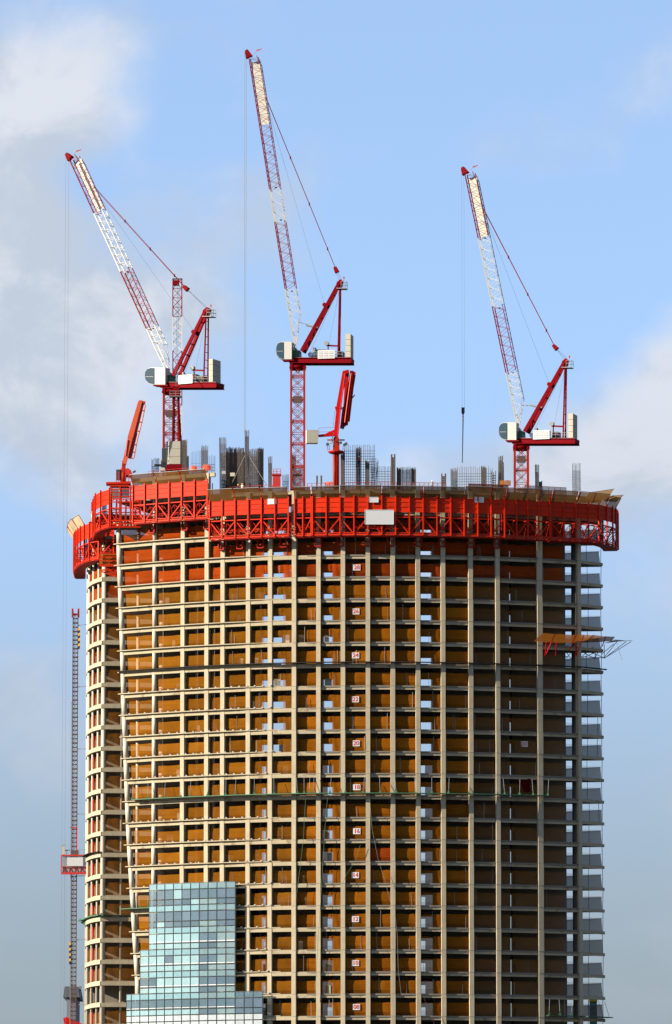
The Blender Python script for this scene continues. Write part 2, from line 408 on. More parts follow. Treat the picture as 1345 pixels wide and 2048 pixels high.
COLS = [307, 365, 413, 445, 496, 540, 588, 637, 686, 736, 786, 836.5, 887, 942.5, 996.5, 1081, 1160]
tower = thing('unfinished_tower', (0, 12, 0), 'tall curved concrete office tower under construction with orange safety nets', 'building')
# slabs
WING = [(176, 53), (175, 46), (178.5, 41), (187, 36.5), (205, 32.2)]
def slab_poly(n):
    xl = FX(leanpx(n), yphoto(n)) - .35
    xr = FX(1160)
    pts = []
    k = 30
    for i in range(k+1):
        x = xl + (xr-xl)*i/k
        p = Vector((x, front(x), 0)) + nin(x)*.3; pts.append((p.x, p.y))
    yr = front(xr)
    pts += [(XP(1206, yr+4), yr+4), (XP(1206, yr+7.6), yr+7.6), (XP(1150, yr+8.2), yr+8.2), (XP(1118, yr+8.2), yr+8.2), (XP(1105, 19.8), 19.8),
            (XP(600, 20.2), 20.2), (XP(520, 22.2), 22.2), (XP(490, 30), 30), (XP(420, 46), 46), (XP(300, 52), 52)]
    pts += [(XP(a, b), b) for a, b in WING]
    pts += [(XP(312, 33.2), 33.2)]
    return pts
for n in range(LO, TOP+1):
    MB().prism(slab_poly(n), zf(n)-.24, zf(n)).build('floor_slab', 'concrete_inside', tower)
# upper deck at the left end, one storey higher
ud = [FP(262, .3), FP(300, .3), FP(340, .3), FP(385, .3), FP(424, .3)]; ud += [ud[4]+Vector((-1, 7, 0)), ud[0]+Vector((3, 7, 0))]
MB().prism([(p.x, p.y) for p in ud], zf(33)-.3, zf(33)).build('floor_slab', 'concrete_inside', tower)
# edge beams
def beam_run(mb, pts, z, h=.62, w=.42):
    for a, b in zip(pts, pts[1:]): mb.bar((a[0], a[1], z-h/2), (b[0], b[1], z-h/2), w, h)
def wing_pts():
    P = []
    raw = [(312, 33.3), (205, 32.2), (199, 33.2), (193, 34.6), (187, 36.5), (182, 38.8), (178.5, 41), (176, 43.7), (175, 47), (175.4, 52)]
    return [(XP(a, b), b) for a, b in raw]
for n in range(LO, TOP):
    mb = MB()
    lp = FX(leanpx(n), yphoto(n)); run = [Vector((lp, front(lp), 0)) + nin(lp)*.24] + [FP(c, .24 if c < 560 else (.34 if c < 590 else .62)) for c in COLS]
    zt = zf(n) - (.06 if n % 2 else .063)
    beam_run(mb, run, zt)
    yr = front(FX(1160)); a = FP(1160, .34)
    mb.bar((a.x, a.y, zf(n)-.27), (XP(1207, yr+4.1), yr+4.1, zf(n)-.27), .3, .5)
    mb.build('edge_beam', 'concrete', tower)
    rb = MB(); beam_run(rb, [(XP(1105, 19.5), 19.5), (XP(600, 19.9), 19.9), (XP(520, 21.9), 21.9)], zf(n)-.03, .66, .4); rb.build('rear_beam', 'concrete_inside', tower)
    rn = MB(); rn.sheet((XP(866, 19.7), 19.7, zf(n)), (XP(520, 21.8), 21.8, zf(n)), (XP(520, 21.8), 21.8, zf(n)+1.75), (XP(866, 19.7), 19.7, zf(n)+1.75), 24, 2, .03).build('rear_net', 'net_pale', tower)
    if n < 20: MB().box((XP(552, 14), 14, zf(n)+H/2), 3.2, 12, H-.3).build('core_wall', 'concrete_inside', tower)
    wb = MB(); beam_run(wb, wing_pts(), zf(n)-.03, .66, .44)
    wb.build('wing_edge_beam', 'concrete_column', tower)
    # thin protruding ledge on the wing: a lip proud of the beam
    lip = MB()
    wp = wing_pts()
    for a, b in zip(wp, wp[1:]):
        d = (Vector(b)-Vector(a)).normalized(); nrm = Vector((-d.y, d.x)) * (-1)
        a2, b2 = Vector(a)-nrm*(-.28), Vector(b)-nrm*(-.28)
        lip.bar((a2.x, a2.y, zf(n)+.05), (b2.x, b2.y, zf(n)+.05), .5, .11)
    lip.build('wing_ledge', 'concrete', tower)
    # crescent ledge of the main front, running out to nothing at its right end
    x0, x1 = lp - .75, FX(562)
    K = 16; lo, up_, inn = [], [], []
    led = MB()
    for i in range(K+1):
        t = i/K; x = x0 + (x1-x0)*t
        w = .52 * min(1.0, (1-t)/.36)**.8 if t < 1 else 0
        p = Vector((x, front(x), 0)); q = p - nin(x)*w + nin(x)*.10; r = p + nin(x)*.5
        led.v += [(r.x, r.y, zf(n)-.045), (q.x, q.y, zf(n)-.045), (q.x, q.y, zf(n)+.10), (r.x, r.y, zf(n)+.10)]
    for i in range(K):
        o = i*4
        for a, b in ((0, 1), (1, 2), (2, 3), (3, 0)): led.f.append((o+a, o+b, o+4+b, o+4+a))
    led.f += [(3, 2, 1, 0), (K*4, K*4+1, K*4+2, K*4+3)]
    led.build('front_ledge', 'concrete', tower)
    if 8 <= n <= 23 and n != 18:      # white cast-in brackets standing on the ledge edge
        br = MB(); px = leanpx(n) + 12
        while px < 545:
            p = FP(px, -.3 if px < 430 else -.15)
            br.box((p.x, p.y, zf(n)+.20), .26, .26, .2); px += 15.6 + random.uniform(-.5, .5)
        b = br.build('fixing_bracket', 'board_white', tower); b['kind'] = 'stuff'
# columns
ZB = zf(LO) - 3.5
def face_angle(x): return math.atan(slope(x) * (1.0 if x < FX(870) else .8))
for i, c in enumerate(COLS):
    x = FX(c); p = Vector((x, front(x), 0)) + nin(x)*.40
    w = .72 if c < 1000 else (.88 if c < 1100 else .62)
    if c == 307:
        mb = MB()
        for n in range(LO-1, TOP): mb.tube((p.x, p.y, zf(n)-.04*((n % 2))), (p.x, p.y, zf(n+1)+.02*(n % 2)), .38 + .02*(n % 2), n=14)
        mb.build('round_column', 'concrete_wrap', tower, True)
    else:
        mb = MB()
        for n in range(LO-1, TOP):   # one pour per storey, joints a few millimetres out of line
            e = .012*((n*7+i*3) % 3)
            mb.box((p.x+e, p.y-e, (zf(n)+zf(n+1))/2 - .1), w+e, .8+e*2, H-.04, face_angle(x))
        mb.build('column', 'concrete_column', tower)
mb = MB()
for n in range(LO-1, TOP-1):
    a, b = FX(leanpx(n), yphoto(n)), FX(leanpx(n+1), yphoto(n+1))
    mb.tube((a, front(a)+.35, zf(n)), (b, front(b)+.35, zf(n+1)+.03), .46, n=14)
mb.build('leaning_column', 'concrete_wrap', tower, True)
def plain_col(px, Y, r, m='concrete_column', name='round_column'):
    x = XP(px, Y); MB().tube((x, Y, ZB), (x, Y, zf(31)), r, n=14).build(name, m, tower, True)
for px, Y, r in ((207.5, 32.6, .42), (196.5, 35.2, .22), (186, 38.6, .22), (178, 43.6, .3), (175.6, 50, .3), (243.5, 33.0, .2), (232, 40, .4)): plain_col(px, Y, r, 'concrete_wrap')
for px, o, r in ((324, 4.6, .5), (394, 5, .28), (276, 8, .3), (1151, 4.3, .56), (521, 6, .25), (428, 6.5, .3)):
    x = FX(px); p = Vector((x, front(x)+o, 0))
    plain_col(px, p.y, r, 'concrete_inside' if px > 500 else 'concrete_wrap')
# core walls and wing inner walls
def wall(px0, px1, y0, y1, name='core_wall', m='concrete_inside'):
    yc = (y0+y1)/2; a, b = XP(px0, yc), XP(px1, yc)
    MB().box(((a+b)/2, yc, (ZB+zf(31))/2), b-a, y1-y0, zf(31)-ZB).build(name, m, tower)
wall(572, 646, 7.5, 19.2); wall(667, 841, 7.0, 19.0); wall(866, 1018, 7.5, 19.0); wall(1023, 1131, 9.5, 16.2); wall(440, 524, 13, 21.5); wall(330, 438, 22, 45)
wall(214, 320, 38.5, 48); wall(181, 200, 44.5, 51)
for n in range(LO, 31):             # service walls per storey close the far end of the wing bays
    pass
# ------------------------------------------------------------------ safety nets
NETV = []
for k in range(5):
    rnd = random.Random(40+k); mb = MB(); nu, nv = 8, 5
    a1, a2, ph = rnd.uniform(.05, .13), rnd.uniform(.02, .05), rnd.uniform(0, 6)
    for j in range(nv+1):
        for i in range(nu+1):
            u, v = i/nu-.5, j/nv
            y = -a1*math.cos(math.pi*u)*math.sin(math.pi*(v*.9+.05)) + a2*math.sin(u*9+ph+v*2) + rnd.uniform(-.012, .012)
            zz = v - (.035*math.cos(math.pi*u)+rnd.uniform(-.012, .012) if j == nv else 0)
            mb.v.append((u, y, zz))
    for j in range(nv):
        for i in range(nu): q = j*(nu+1)+i; mb.f.append((q, q+1, q+nu+2, q+nu+1))
    NETV.append(mb)
NETM = {}
def net_mesh(k, m):
    if (k, m) not in NETM: NETM[(k, m)] = NETV[k].mesh('safety_net', m, True)
    return NETM[(k, m)]
nets = []
def add_net(a, b, z0, h, m, k=None):
    a, b = Vector((a[0], a[1], 0)), Vector((b[0], b[1], 0)); d = b-a
    mw = Matrix.Translation(((a.x+b.x)/2, (a.y+b.y)/2, z0)) @ Matrix.Rotation(math.atan2(d.y, d.x), 4, 'Z') @ Matrix.Diagonal((d.length, 1, h, 1))
    nets.append((d.length*h*(1 if d.length > 2 else .2)*(1 if a.x < FX(1000) else .3), random.randrange(5) if k is None else k, m, mw))
for n in range(LO, 31):
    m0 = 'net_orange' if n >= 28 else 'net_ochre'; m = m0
    xs = [leanpx(n)] + COLS
    for i in range(len(xs)-1):
        l, r = xs[i], xs[i+1]
        rec = .62 if l < 580 else (.64 if l < 1000 else .8)
        if i == 7: rec = 1.0
        hh = 2.2 + random.uniform(-.06, .06) + (.25 if i == 0 else 0)
        if i in (1,) and n < 19: hh -= .1
        py = yphoto(n) if i == 0 else 1300
        gl, gr = l+1.5, r-1.5; m = 'net_orange' if (n, l) == (15, 736) else ((('net_dense_lit' if l < 940 else 'net_open_shaded') if l > 580 else m0) if m0 == 'net_ochre' else m0)  # net tone by zone: lit copy in the middle, shaded copy on the right
        holes = []
        if l == 637: holes = [(648, 664)] if n >= 20 else [(655, 664)]
        if l == 836.5: holes = [(843, 863)] if n >= 20 else [(842, 851)]
        if l == 496: holes = [(526.5, 536)] if n >= 20 else [(527, 530.5)]
        if l == 540 and n >= 20: holes = [(546, 565)]
        if l == 996.5 and n <= 20: holes = [(1028, 1031.5)]
        if l == 1081: gr = 1131
        if holes and n < 31:
            h0, h1 = holes[0]
            if h0 - gl > 3: add_net(FP(gl, rec, py), FP(h0, rec, py), zf(n)+.03, hh, m)
            add_net(FP(h1, rec, py), FP(gr, rec, py), zf(n)+.03, hh, m)
            ho = .78 + (30-n)*.05 if n >= 20 else 1.4
            add_net(FP(h0-.4, rec+.02, py), FP(h1+.4, rec+.02, py), zf(n)+ho, hh-ho, m)
        else: add_net(FP(gl, rec, py), FP(gr, rec, py), zf(n)+.03, hh, m)
    # wing nets
    if n != 9:
        wq = [(262, 34.6), (244, 34.4), (209, 33.3)]
        add_net((XP(209, 32.4), 32.4), (XP(243, 32.7), 32.7), zf(n)+.04, 2.3, m)
        add_net((XP(244.5, 32.8), 32.8), (XP(308, 33.3), 33.3), zf(n)+.04, 2.3, m)
        add_net((XP(197.5, 35.6), 35.6), (XP(205.5, 33.2), 33.2), zf(n)+.04, 2.2, m)
        add_net((XP(187, 38.7), 38.7), (XP(195.5, 35.6), 35.6), zf(n)+.04, 2.2, m)
        add_net((XP(179.5, 43.4), 43.4), (XP(185.5, 39.2), 39.2), zf(n)+.04, 2.2, m)
nets.sort(key=lambda t: -t[0])
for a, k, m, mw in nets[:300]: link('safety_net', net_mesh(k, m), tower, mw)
rest = {}
for a, k, m, mw in nets[300:]:
    mb = rest.setdefault(m, MB()); o = len(mb.v)
    mb.v += [tuple(mw @ Vector(v)) for v in NETV[k].v]; mb.f += [tuple(o+i for i in f) for f in NETV[k].f]
for m, mb in rest.items():
    o = mb.build('safety_netting', m, tower, True); o['kind'] = 'stuff'
# right-hand open corner: grey nets on the far edge, thin props
yr = front(FX(1160))
gn = [MB() for _ in range(3)]
for n in range(LO, 31):
    ya, yb = yr+7.9, yr+7.2
    hh = 2.3+random.uniform(-.25, .15)
    mb = MB(); mb.sheet((XP(1118, ya), ya, zf(n)+.05), (XP(1203.5, yb), yb, zf(n)+.05), (XP(1202+random.uniform(-2, 1), yb), yb, zf(n)+hh+.15), (XP(1118, ya), ya, zf(n)+hh-.1), 12, 5, .12)
    mb.build('safety_net', 'net_grey', tower, True)
    mb = MB(); mb.sheet((XP(1118, ya+.2), ya+.2, zf(n)+hh*.8), (XP(1203.5, yb+.2), yb+.2, zf(n)+hh), (XP(1203, yb+.2), yb+.2, zf(n)+hh+.25), (XP(1118, ya+.2), ya+.2, zf(n)+hh+.45), 10, 2, .06)
    mb.build('safety_net', 'net_pale', tower, True)
    for q in [(1204, yr+5.6, .05)] + ([(1176+random.uniform(-2, 3), yr+6.5, .045)] if True else []) + ([(1196+random.uniform(-3, 2), yr+6.2, .05)] if n in (30, 21, 20, 17) else []):
        x = XP(q[0], q[1]); MB().bar((x, q[1], zf(n)), (x+random.uniform(-.08, .08), q[1], zf(n+1)-.24), q[2]*1.7).build('prop', 'machine_dark', tower)
# red hoist landing gates on the wing
for n in range(LO, 27):
    if n == 9: continue
    mb = MB(); x = XP(187.5, 37.5); mb.box((x, 37.5, zf(n)+1.35), .2, .4, 1.9, .5); mb.box((x+.02, 37.25, zf(n)+1.6), .1, .2, .4, .5)
    mb.build('landing_gate', 'hoist_red', tower)
# upper storey at the left end
for c in (307, 365, 413):
    x = FX(c); p = Vector((x, front(x), 0)) + nin(x)*.42
    MB().box((p.x, p.y, (zf(32)+zf(33))/2), .72, .8, H, face_angle(x)).build('column', 'concrete_column', tower)
mb = MB(); beam_run(mb, [FP(c, .36) for c in (262, 307, 365, 413, 428)], zf(33)-.03); mb.build('edge_beam', 'concrete', tower)
beamtop = MB(); beam_run(beamtop, [FP(c, .5) for c in COLS], zf(32)-.02); beamtop.build('edge_beam', 'concrete', tower)
# podium that carries the tower, below the frame
pd = slab_poly(LO); cx = sum(p[0] for p in pd)/len(pd); cy = sum(p[1] for p in pd)/len(pd)
structure(MB().prism([(cx+(p[0]-cx)*1.12, cy+(p[1]-cy)*1.25) for p in pd], 0, ZB+.3).build('podium', 'concrete_inside'))
# ------------------------------------------------------------------ glass curtain wall, lower left of the front
UNIT = MB().box((0, 0, 0), 1, 1, 1)
UM = {}
def unit(m):
    if m not in UM: UM[m] = UNIT.mesh('unit_block', m)
    return UM[m]
CWX = [262.6, 272.6, 289.5, 306.6, 322, 338, 355, 371.6, 388.7, 405.9, 423.2, 440.6, 458.4, 476.8, 494.6, 512, 530.8]
OFF = -1.25
def cwp(px): return FP(px, OFF, 1900)
def cwz(k):            # horizontal joints: three per storey, downwards from the top edge
    st, r = divmod(k, 3)
    return ZT - st*H - (0, 1.05, 2.68)[r]
pt = cwp(420); ZT = ZP(1764.5, pt.y)
NR = 23
frame = MB(); panes = []; sills = []
for r in range(NR):
    z1, z0 = cwz(r), cwz(r+1)
    lo_, hi_ = (3, 13) if r < 9 else ((2, 13) if r < 15 else (0, 16))
    for c in range(lo_, hi_):
        a, b = cwp(CWX[c]), cwp(CWX[c+1]); d = (b-a); ang = math.atan2(d.y, d.x); mid = (a+b)/2
        t = r % 3
        st = r // 3
        rowt = ('VVVVVVVDDD', 'VVVVVVDDDD', 'FFFFFFVVFF', 'FFFFFFVVFF', 'VFFFFFVDVV', 'VVVVVVVDVV', 'WWWWWWWWWW', 'WWWWWWWWWW')[st] if t == 1 else \
               ('VVVVVFFFVD', 'VFVVVVFFDD', 'FFFFFFVVFF', 'FFFFFFVVFF', 'FFFFFFVVFF', 'FFFFFFVVFF', 'WWWWWWWWWW', 'WWWWWWWWWW')[st]
        kk = max(0, min(9, c-3)); code = rowt[kk]
        if random.random() < .08: code = random.choice('VF') if code != 'W' else 'W'
        if c >= 13 and st < 6: code = 'D'
        if t == 0: code = 'S' if st < 6 else 'W'
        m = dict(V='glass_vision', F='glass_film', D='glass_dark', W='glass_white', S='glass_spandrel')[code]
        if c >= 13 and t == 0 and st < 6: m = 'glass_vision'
        if c >= 9 and m == 'glass_spandrel': m = 'glass_spandrel_shaded'  # right columns: bright-to-dark fall of the reflection painted by darker panes
        if c >= 9 and m == 'glass_film': m = 'glass_film_shaded'
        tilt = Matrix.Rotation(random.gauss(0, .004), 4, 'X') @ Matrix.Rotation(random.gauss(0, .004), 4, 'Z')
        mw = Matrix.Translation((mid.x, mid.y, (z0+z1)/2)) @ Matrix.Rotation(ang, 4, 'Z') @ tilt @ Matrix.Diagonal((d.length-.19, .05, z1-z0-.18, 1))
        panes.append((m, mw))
        # dark frame members behind the joints
        n_ = Vector((-d.y, d.x, 0)).normalized()
        for q in (a, b): frame.bar((q.x+n_.x*.05, q.y+n_.y*.05, z0), (q.x+n_.x*.05, q.y+n_.y*.05, z1), .12, .11)
        for zq in (z0, z1): frame.bar((a.x+n_.x*.06, a.y+n_.y*.06, zq), (b.x+n_.x*.06, b.y+n_.y*.06, zq), .10, .10)
        if t == 1 and r in (7, 10, 13, 16) and c < 13:
            q = mid - n_*.06; sills.append(Matrix.Translation((q.x, q.y, z0+.24)) @ Matrix.Rotation(ang, 4, 'Z') @ Matrix.Diagonal((d.length-.22, .03, .10+random.uniform(-.04, .04), 1)))
cw = frame.build('curtain_wall', 'mullion', tower)
cw['label'] = 'pale blue glass curtain wall panels fixed in steps'
for m, mw in panes[:300]: link('glass_pane', unit(m), cw, mw)
for mw in sills: link('film_strip', unit('board_white'), cw, mw)
# ------------------------------------------------------------------ climbing formwork
def poly_path(pts):               # pts: list of (x, y); returns f(s) -> point, total length
    P = [Vector((a, b, 0)) for a, b in pts]; Ls = [0]
    for a, b in zip(P, P[1:]): Ls.append(Ls[-1]+(b-a).length)
    def f(s):
        s = max(0, min(Ls[-1], s))
        for i in range(len(P)-1):
            if s <= Ls[i+1]+1e-9: return P[i].lerp(P[i+1], (s-Ls[i])/(Ls[i+1]-Ls[i]))
        return P[-1]
    return f, Ls[-1]
ZPT, ZPB, ZCT, ZBT, ZSC = [ZP(y, -2.3) for y in (994, 1024, 1034, 1069, 973)]
def outward(a, b):                # normal pointing to the outside (left of travel is inside)
    d = (b-a).normalized(); return Vector((d.y, -d.x, 0))
def formwork(label, pts, nb, dz=0.0, screen='screen_brown', skip_screen=(), brackets=(), lower=True, panel='form_red', trussmat='form_red', tall=1.0, gaps=(), inner_h=0.0, depth=1.7):
    f, Lt = poly_path(pts); nodes = [f(Lt*i/nb) for i in range(nb+1)]
    base = nodes[0]
    root = thing('climbing_formwork', (base.x, base.y, ZBT+dz), label, 'formwork', 'red climbing formwork around the top of the tower')
    zt, zb, zc, zl, zs = ZPT+dz, ZPB+dz, ZCT+dz, ZBT+dz, ZSC+dz
    nrm = []
    for i in range(nb+1):
        a = nodes[max(0, i-1)]; b = nodes[min(nb, i+1)]; nrm.append(outward(a, b))
    inn = [nodes[i] - nrm[i]*depth for i in range(nb+1)]
    up = lambda p, z: (p.x, p.y, z)
    for i in range(nb+1):        # ribs
        p = nodes[i] + nrm[i]*.16
        j = random.uniform(-.05, .05)
        m = MB(); m.bar(up(p, zl-.1), up(p, zt+.25), .2, .24, (nrm[i].x, nrm[i].y, 0))
        m.build('rib', trussmat, root)
        m = MB(); q = inn[i]; m.bar(up(q, zl-.05), up(q, zt-.3), .16, .16); m.bar(up(q, zl+.05), up(nodes[i], zl+.05), .14, .2); m.bar(up(q, zc), up(nodes[i], zc), .12, .14)
        m.bar(up(q, zl+.1), up(nodes[i], zc), .1)
        m.build('cross_frame', 'form_red_dark', root)
    for i in range(nb):
        a, b = nodes[i], nodes[i+1]; n = outward(a, b)
        if i not in gaps:
            m = MB(); m.bar(up(a, (zt+zb)/2), up(b, (zt+zb)/2), .08, zt-zb)
            for t in (.02, .36, .68, .98):      # horizontal stiffeners standing proud
                z = zb+(zt-zb)*t; m.bar(up(a+n*.07, z), up(b+n*.07, z), .09, .07)
            m.build('shutter_panel', panel, root)
        for z, w in ((zc, .16), (zl, .24), (zl+.32, .12)): MB().bar(up(a+n*.02, z), up(b+n*.02, z), w, w).build('chord', trussmat, root)
        m = MB()
        if i % 2 == 0: m.bar(up(a, zc-.05), up(b, zl+.1), .16)
        else: m.bar(up(b, zc-.05), up(a, zl+.1), .16)
        m.build('diagonal_brace', trussmat, root)
        m = MB(); c, d = inn[i], inn[i+1]
        m.quadbox([up(a, zl-.28), up(b, zl-.28), up(d, zl-.28), up(c, zl-.28), up(a, zl-.2), up(b, zl-.2), up(d, zl-.2), up(c, zl-.2)])
        m.build('walkway', 'form_red_dark', root)
        m = MB()
        for z in (zc+.1, (zc+zl)/2, zl+.6, zl+1.2): m.bar(up(c, z), up(d, z), .09)
        m.bar(up(c, zl), up(d, zc), .08); m.bar(up(d, zl), up(c, zc), .08)
        m.build('inner_frame', 'form_red_dark', root)
    # debris screens leaning outward above the shutters
    i = 0
    while i < nb:
        j = min(nb, i+random.choice((2, 2, 3)))
        if i not in skip_screen:
            a, b = nodes[i], nodes[j]; n = outward(a, b); ov = random.uniform(1.0, 1.35); e = random.uniform(-.1, .12)
            g0 = a.lerp(b, .01); g1 = a.lerp(b, .985)
            m = MB(); m.sheet(up(g0+n*.1, zt+.04), up(g1+n*.1, zt+.04), up(g1+n*ov, zs+e), up(g0+n*ov, zs+e+random.uniform(-.08, .08)), 6, 3, .05)
            s_ = m.build('debris_screen', screen, root, True)
            m = MB(); m.bar(up(g0+n*(ov+.03), zs+e), up(g1+n*(ov+.03), zs+e), .07); m.build('screen_rail', 'rail_steel', root)
            for t in (0.0, .5, 1.0) if j-i > 2 else (0.0, 1.0):
                q = g0.lerp(g1, t); m = MB(); m.bar(up(q-n*.02, zt-.1), up(q+n*(ov-.06), zs+e), .09); m.build('screen_post', 'form_red_dark', root)
        i = j
    for px in brackets:
        p = FP(px, -.05); ang = face_angle(p.x); nz = -nin(p.x)
        m = MB(); zb0, zb1 = zl-1.65, zl-.1; t = Vector((-nz.y, nz.x, 0))
        for s in (-1, 1):
            q = p + t*(.5*s) + nz*.35; m.bar(up(q, zb0), up(q, zb1), .16, .5, (nz.x, nz.y, 0))
        m.bar(up(p-t*.5+nz*.35, zb0), up(p+t*.5+nz*.35, zb0), .5, .16)
        m.bar(up(p-t*.5+nz*.3, zb0+.7), up(p+t*.5+nz*.3, zb0+.7), .1, .1)
        m.build('climbing_bracket', 'form_red_dark', root)
    return root
def fpath(p0, p1, off=-2.3, k=14): return [tuple(FP(p0+(p1-p0)*i/k, off, 1030)[:2]) for i in range(k+1)]
formwork('bright red formwork stretch between the upper left step and the first mast', fpath(432, 584), 6, brackets=(445, 482, 523, 568))
formwork('short narrow red formwork piece with V brace below the central mast', fpath(595, 627, -2.0), 2, brackets=())
formwork('longest red formwork stretch along the middle, carrying the big blank board', fpath(630, 1001), 14, brackets=(637, 682, 736, 782, 838, 884, 942, 993), gaps=())
formwork('shaded dark red formwork stretch right of the longest one', fpath(1003, 1090, -2.1), 4)
xr = FX(1160)
rp = fpath(1093, 1160, -2.0, 5) + [(XP(1180, 6.3, 1030), 6.3), (XP(1205, 8.2, 1030), 8.2), (XP(1222, 10.6, 1030), 10.6), (XP(1232, 14, 1030), 14), (XP(1235, 18, 1030), 18)]
formwork('shaded formwork wrapping the right corner, open truss against the sky', rp, 9, screen='screen_brown', skip_screen=(7, 8), depth=2.4)
formwork('raised bright red formwork stretch at the upper left', fpath(283, 428), 6, dz=H, brackets=(307, 372, 416))
ap = [(XP(152, 58, 1100), 58), (XP(149.5, 50, 1100), 50), (XP(151, 45, 1100), 45), (XP(156, 40.5, 1100), 40.5), (XP(165, 36, 1100), 36), (XP(178, 32.5, 1100), 32.5), (XP(196, 30.2, 1100), 30.2), (XP(228, 29.5, 1100), 29.5)]
formwork('curved red formwork hugging the far left rounded corner', ap, 12, screen='screen_tan', skip_screen=(9, 10, 11))
bp = [(XP(186, 33, 1000), 33), (XP(190, 26, 1000), 26), (XP(193, 21.5, 1000), 21.5), (XP(205, 17.5, 1000), 17.5), (XP(221, 14.6, 1000), 14.6)]
formwork('small raised red formwork turning the left corner below the placing boom', bp, 5, dz=H*.98, skip_screen=range(9))
# red stair frame at the left corner
st = thing('stair_frame', W(250, 1054, 12.6), 'open red steel stair cage with ladder rungs at left corner', 'scaffold')
def frame_px(root, Y, xs, ys, m='form_red', w=.22):
    for x in xs: MB().bar(W(x, ys[0], Y), W(x, ys[-1], Y), w).build('post', m, root)
    for y in ys: MB().bar(W(xs[0], y, Y), W(xs[-1], y, Y), w*.8).build('rail', m, root)
frame_px(st, 12.6, (221, 240.5, 261, 281.5), (972, 978, 985, 993, 998, 1004, 1016, 1041, 1048, 1054))
frame_px(st, 14.8, (224, 243, 262, 280), (975, 998, 1025, 1052), 'form_red_dark', .2)
for k in range(12):
    y = 1001+k*4.3; MB().bar(W(262, y, 12.7), W(281, y, 12.7), .11).build('rung', 'form_red', st)
for x in (221, 240.5, 261):
    for a, b in ((998, 1004),): MB().bar(W(x, b, 12.6), W(x+10, a, 12.6), .1).bar(W(x+20, b, 12.6), W(x+10, a, 12.6), .1).build('diagonal_brace', 'form_red', st)
for x in (232, 251, 270): MB().bar(W(x, 1052, 14), W(x+2, 1000, 14), .3).build('post', 'form_red_dark', st)
for x0, x1, y0, y1 in ((224, 238, 977, 997), (242, 259, 976, 996)): MB().sheet(W(x0, y1, 13.2), W(x1, y1, 13.2), W(x1, y0, 13.2), W(x0, y0, 13.2), 3, 3, .03).build('debris_screen', 'screen_brown', st)
MB().quadbox([W(221, 1056, 12.6), W(281, 1056, 12.6), W(281, 1056, 14.8), W(221, 1056, 14.8), W(221, 1054.5, 12.6), W(281, 1054.5, 12.6), W(281, 1054.5, 14.8), W(221, 1054.5, 14.8)]).build('walkway', 'form_red_dark', st)
# outrigger landing below it
lp_ = thing('landing_platform', W(220, 1130, 22), 'red railed landing platform bridging wing and front, below stair cage', 'platform')
Yl = 24
for y in (1107, 1114, 1121, 1131): MB().bar(W(200, y, Yl), W(238, y, Yl), .14 if y < 1125 else .4).build('rail', 'form_red', lp_)
for x in (200, 219, 237): MB().bar(W(x, 1107, Yl), W(x, 1132, Yl), .16).build('post', 'form_red', lp_)
MB().sheet(W(201, 1130, Yl+.3), W(237, 1130, Yl+.3), W(237, 1108, Yl+.3), W(201, 1108, Yl+.3), 4, 2, .04).build('debris_screen', 'fan_orange', lp_)
for x0, y0, x1, y1 in ((203, 1140, 238, 1141), (204, 1143, 238, 1155), (210, 1146, 216, 1136), (222, 1149, 228, 1136), (228, 1136, 228, 1150), (228, 1150, 238, 1140)): MB().bar(W(x0, y0, Yl), W(x1, y1, Yl), .22).build('bracket_arm', 'form_red', lp_)
# blank boards fixed to the formwork
def board(px0, px1, py0, py1, off, label, m, up=0):
    xc = (px0+px1)/2; p = FP(xc, off, 1000); Y = p.y
    a, b = W(px0, py1, Y), W(px1, py0, Y); c = (a+b)/2; ang = face_angle(p.x)
    root = thing('blank_board', (c.x, c.y, a.z), label, 'sign', 'blank boards on the formwork')
    MB().box(c, b.x-a.x, .06, b.z-a.z, ang).build('panel', m, root)
    fr = MB(); w, h = b.x-a.x, b.z-a.z; t = Vector((math.cos(ang), math.sin(ang), 0)); n = Vector((t.y, -t.x, 0))
    for s in (-1, 1):
        fr.bar(c+t*(w/2*s)-Vector((0, 0, h/2))+n*.03, c+t*(w/2*s)+Vector((0, 0, h/2))+n*.03, .07); fr.bar(c-t*w/2+Vector((0, 0, s*h/2))+n*.03, c+t*w/2+Vector((0, 0, s*h/2))+n*.03, .07)
    fr.build('frame', 'board_white', root)
board(382.5, 397.5, 961, 971, -2.62, 'small white blank board on the raised upper left formwork', 'board_white')
board(535, 553, 998, 1008, -2.62, 'small white blank board on the red formwork left of the central mast', 'board_white')
board(739, 757, 994.5, 1004.5, -2.62, 'small grey blank board just above the big blank board', 'board_grey')
board(950, 968, 994.5, 1004.5, -2.62, 'small grey blank board on the shaded right part of the formwork', 'board_grey')
board(730.5, 787.5, 1020, 1048.5, -2.75, 'large pale grey blank board hung across the formwork truss', 'board_grey')
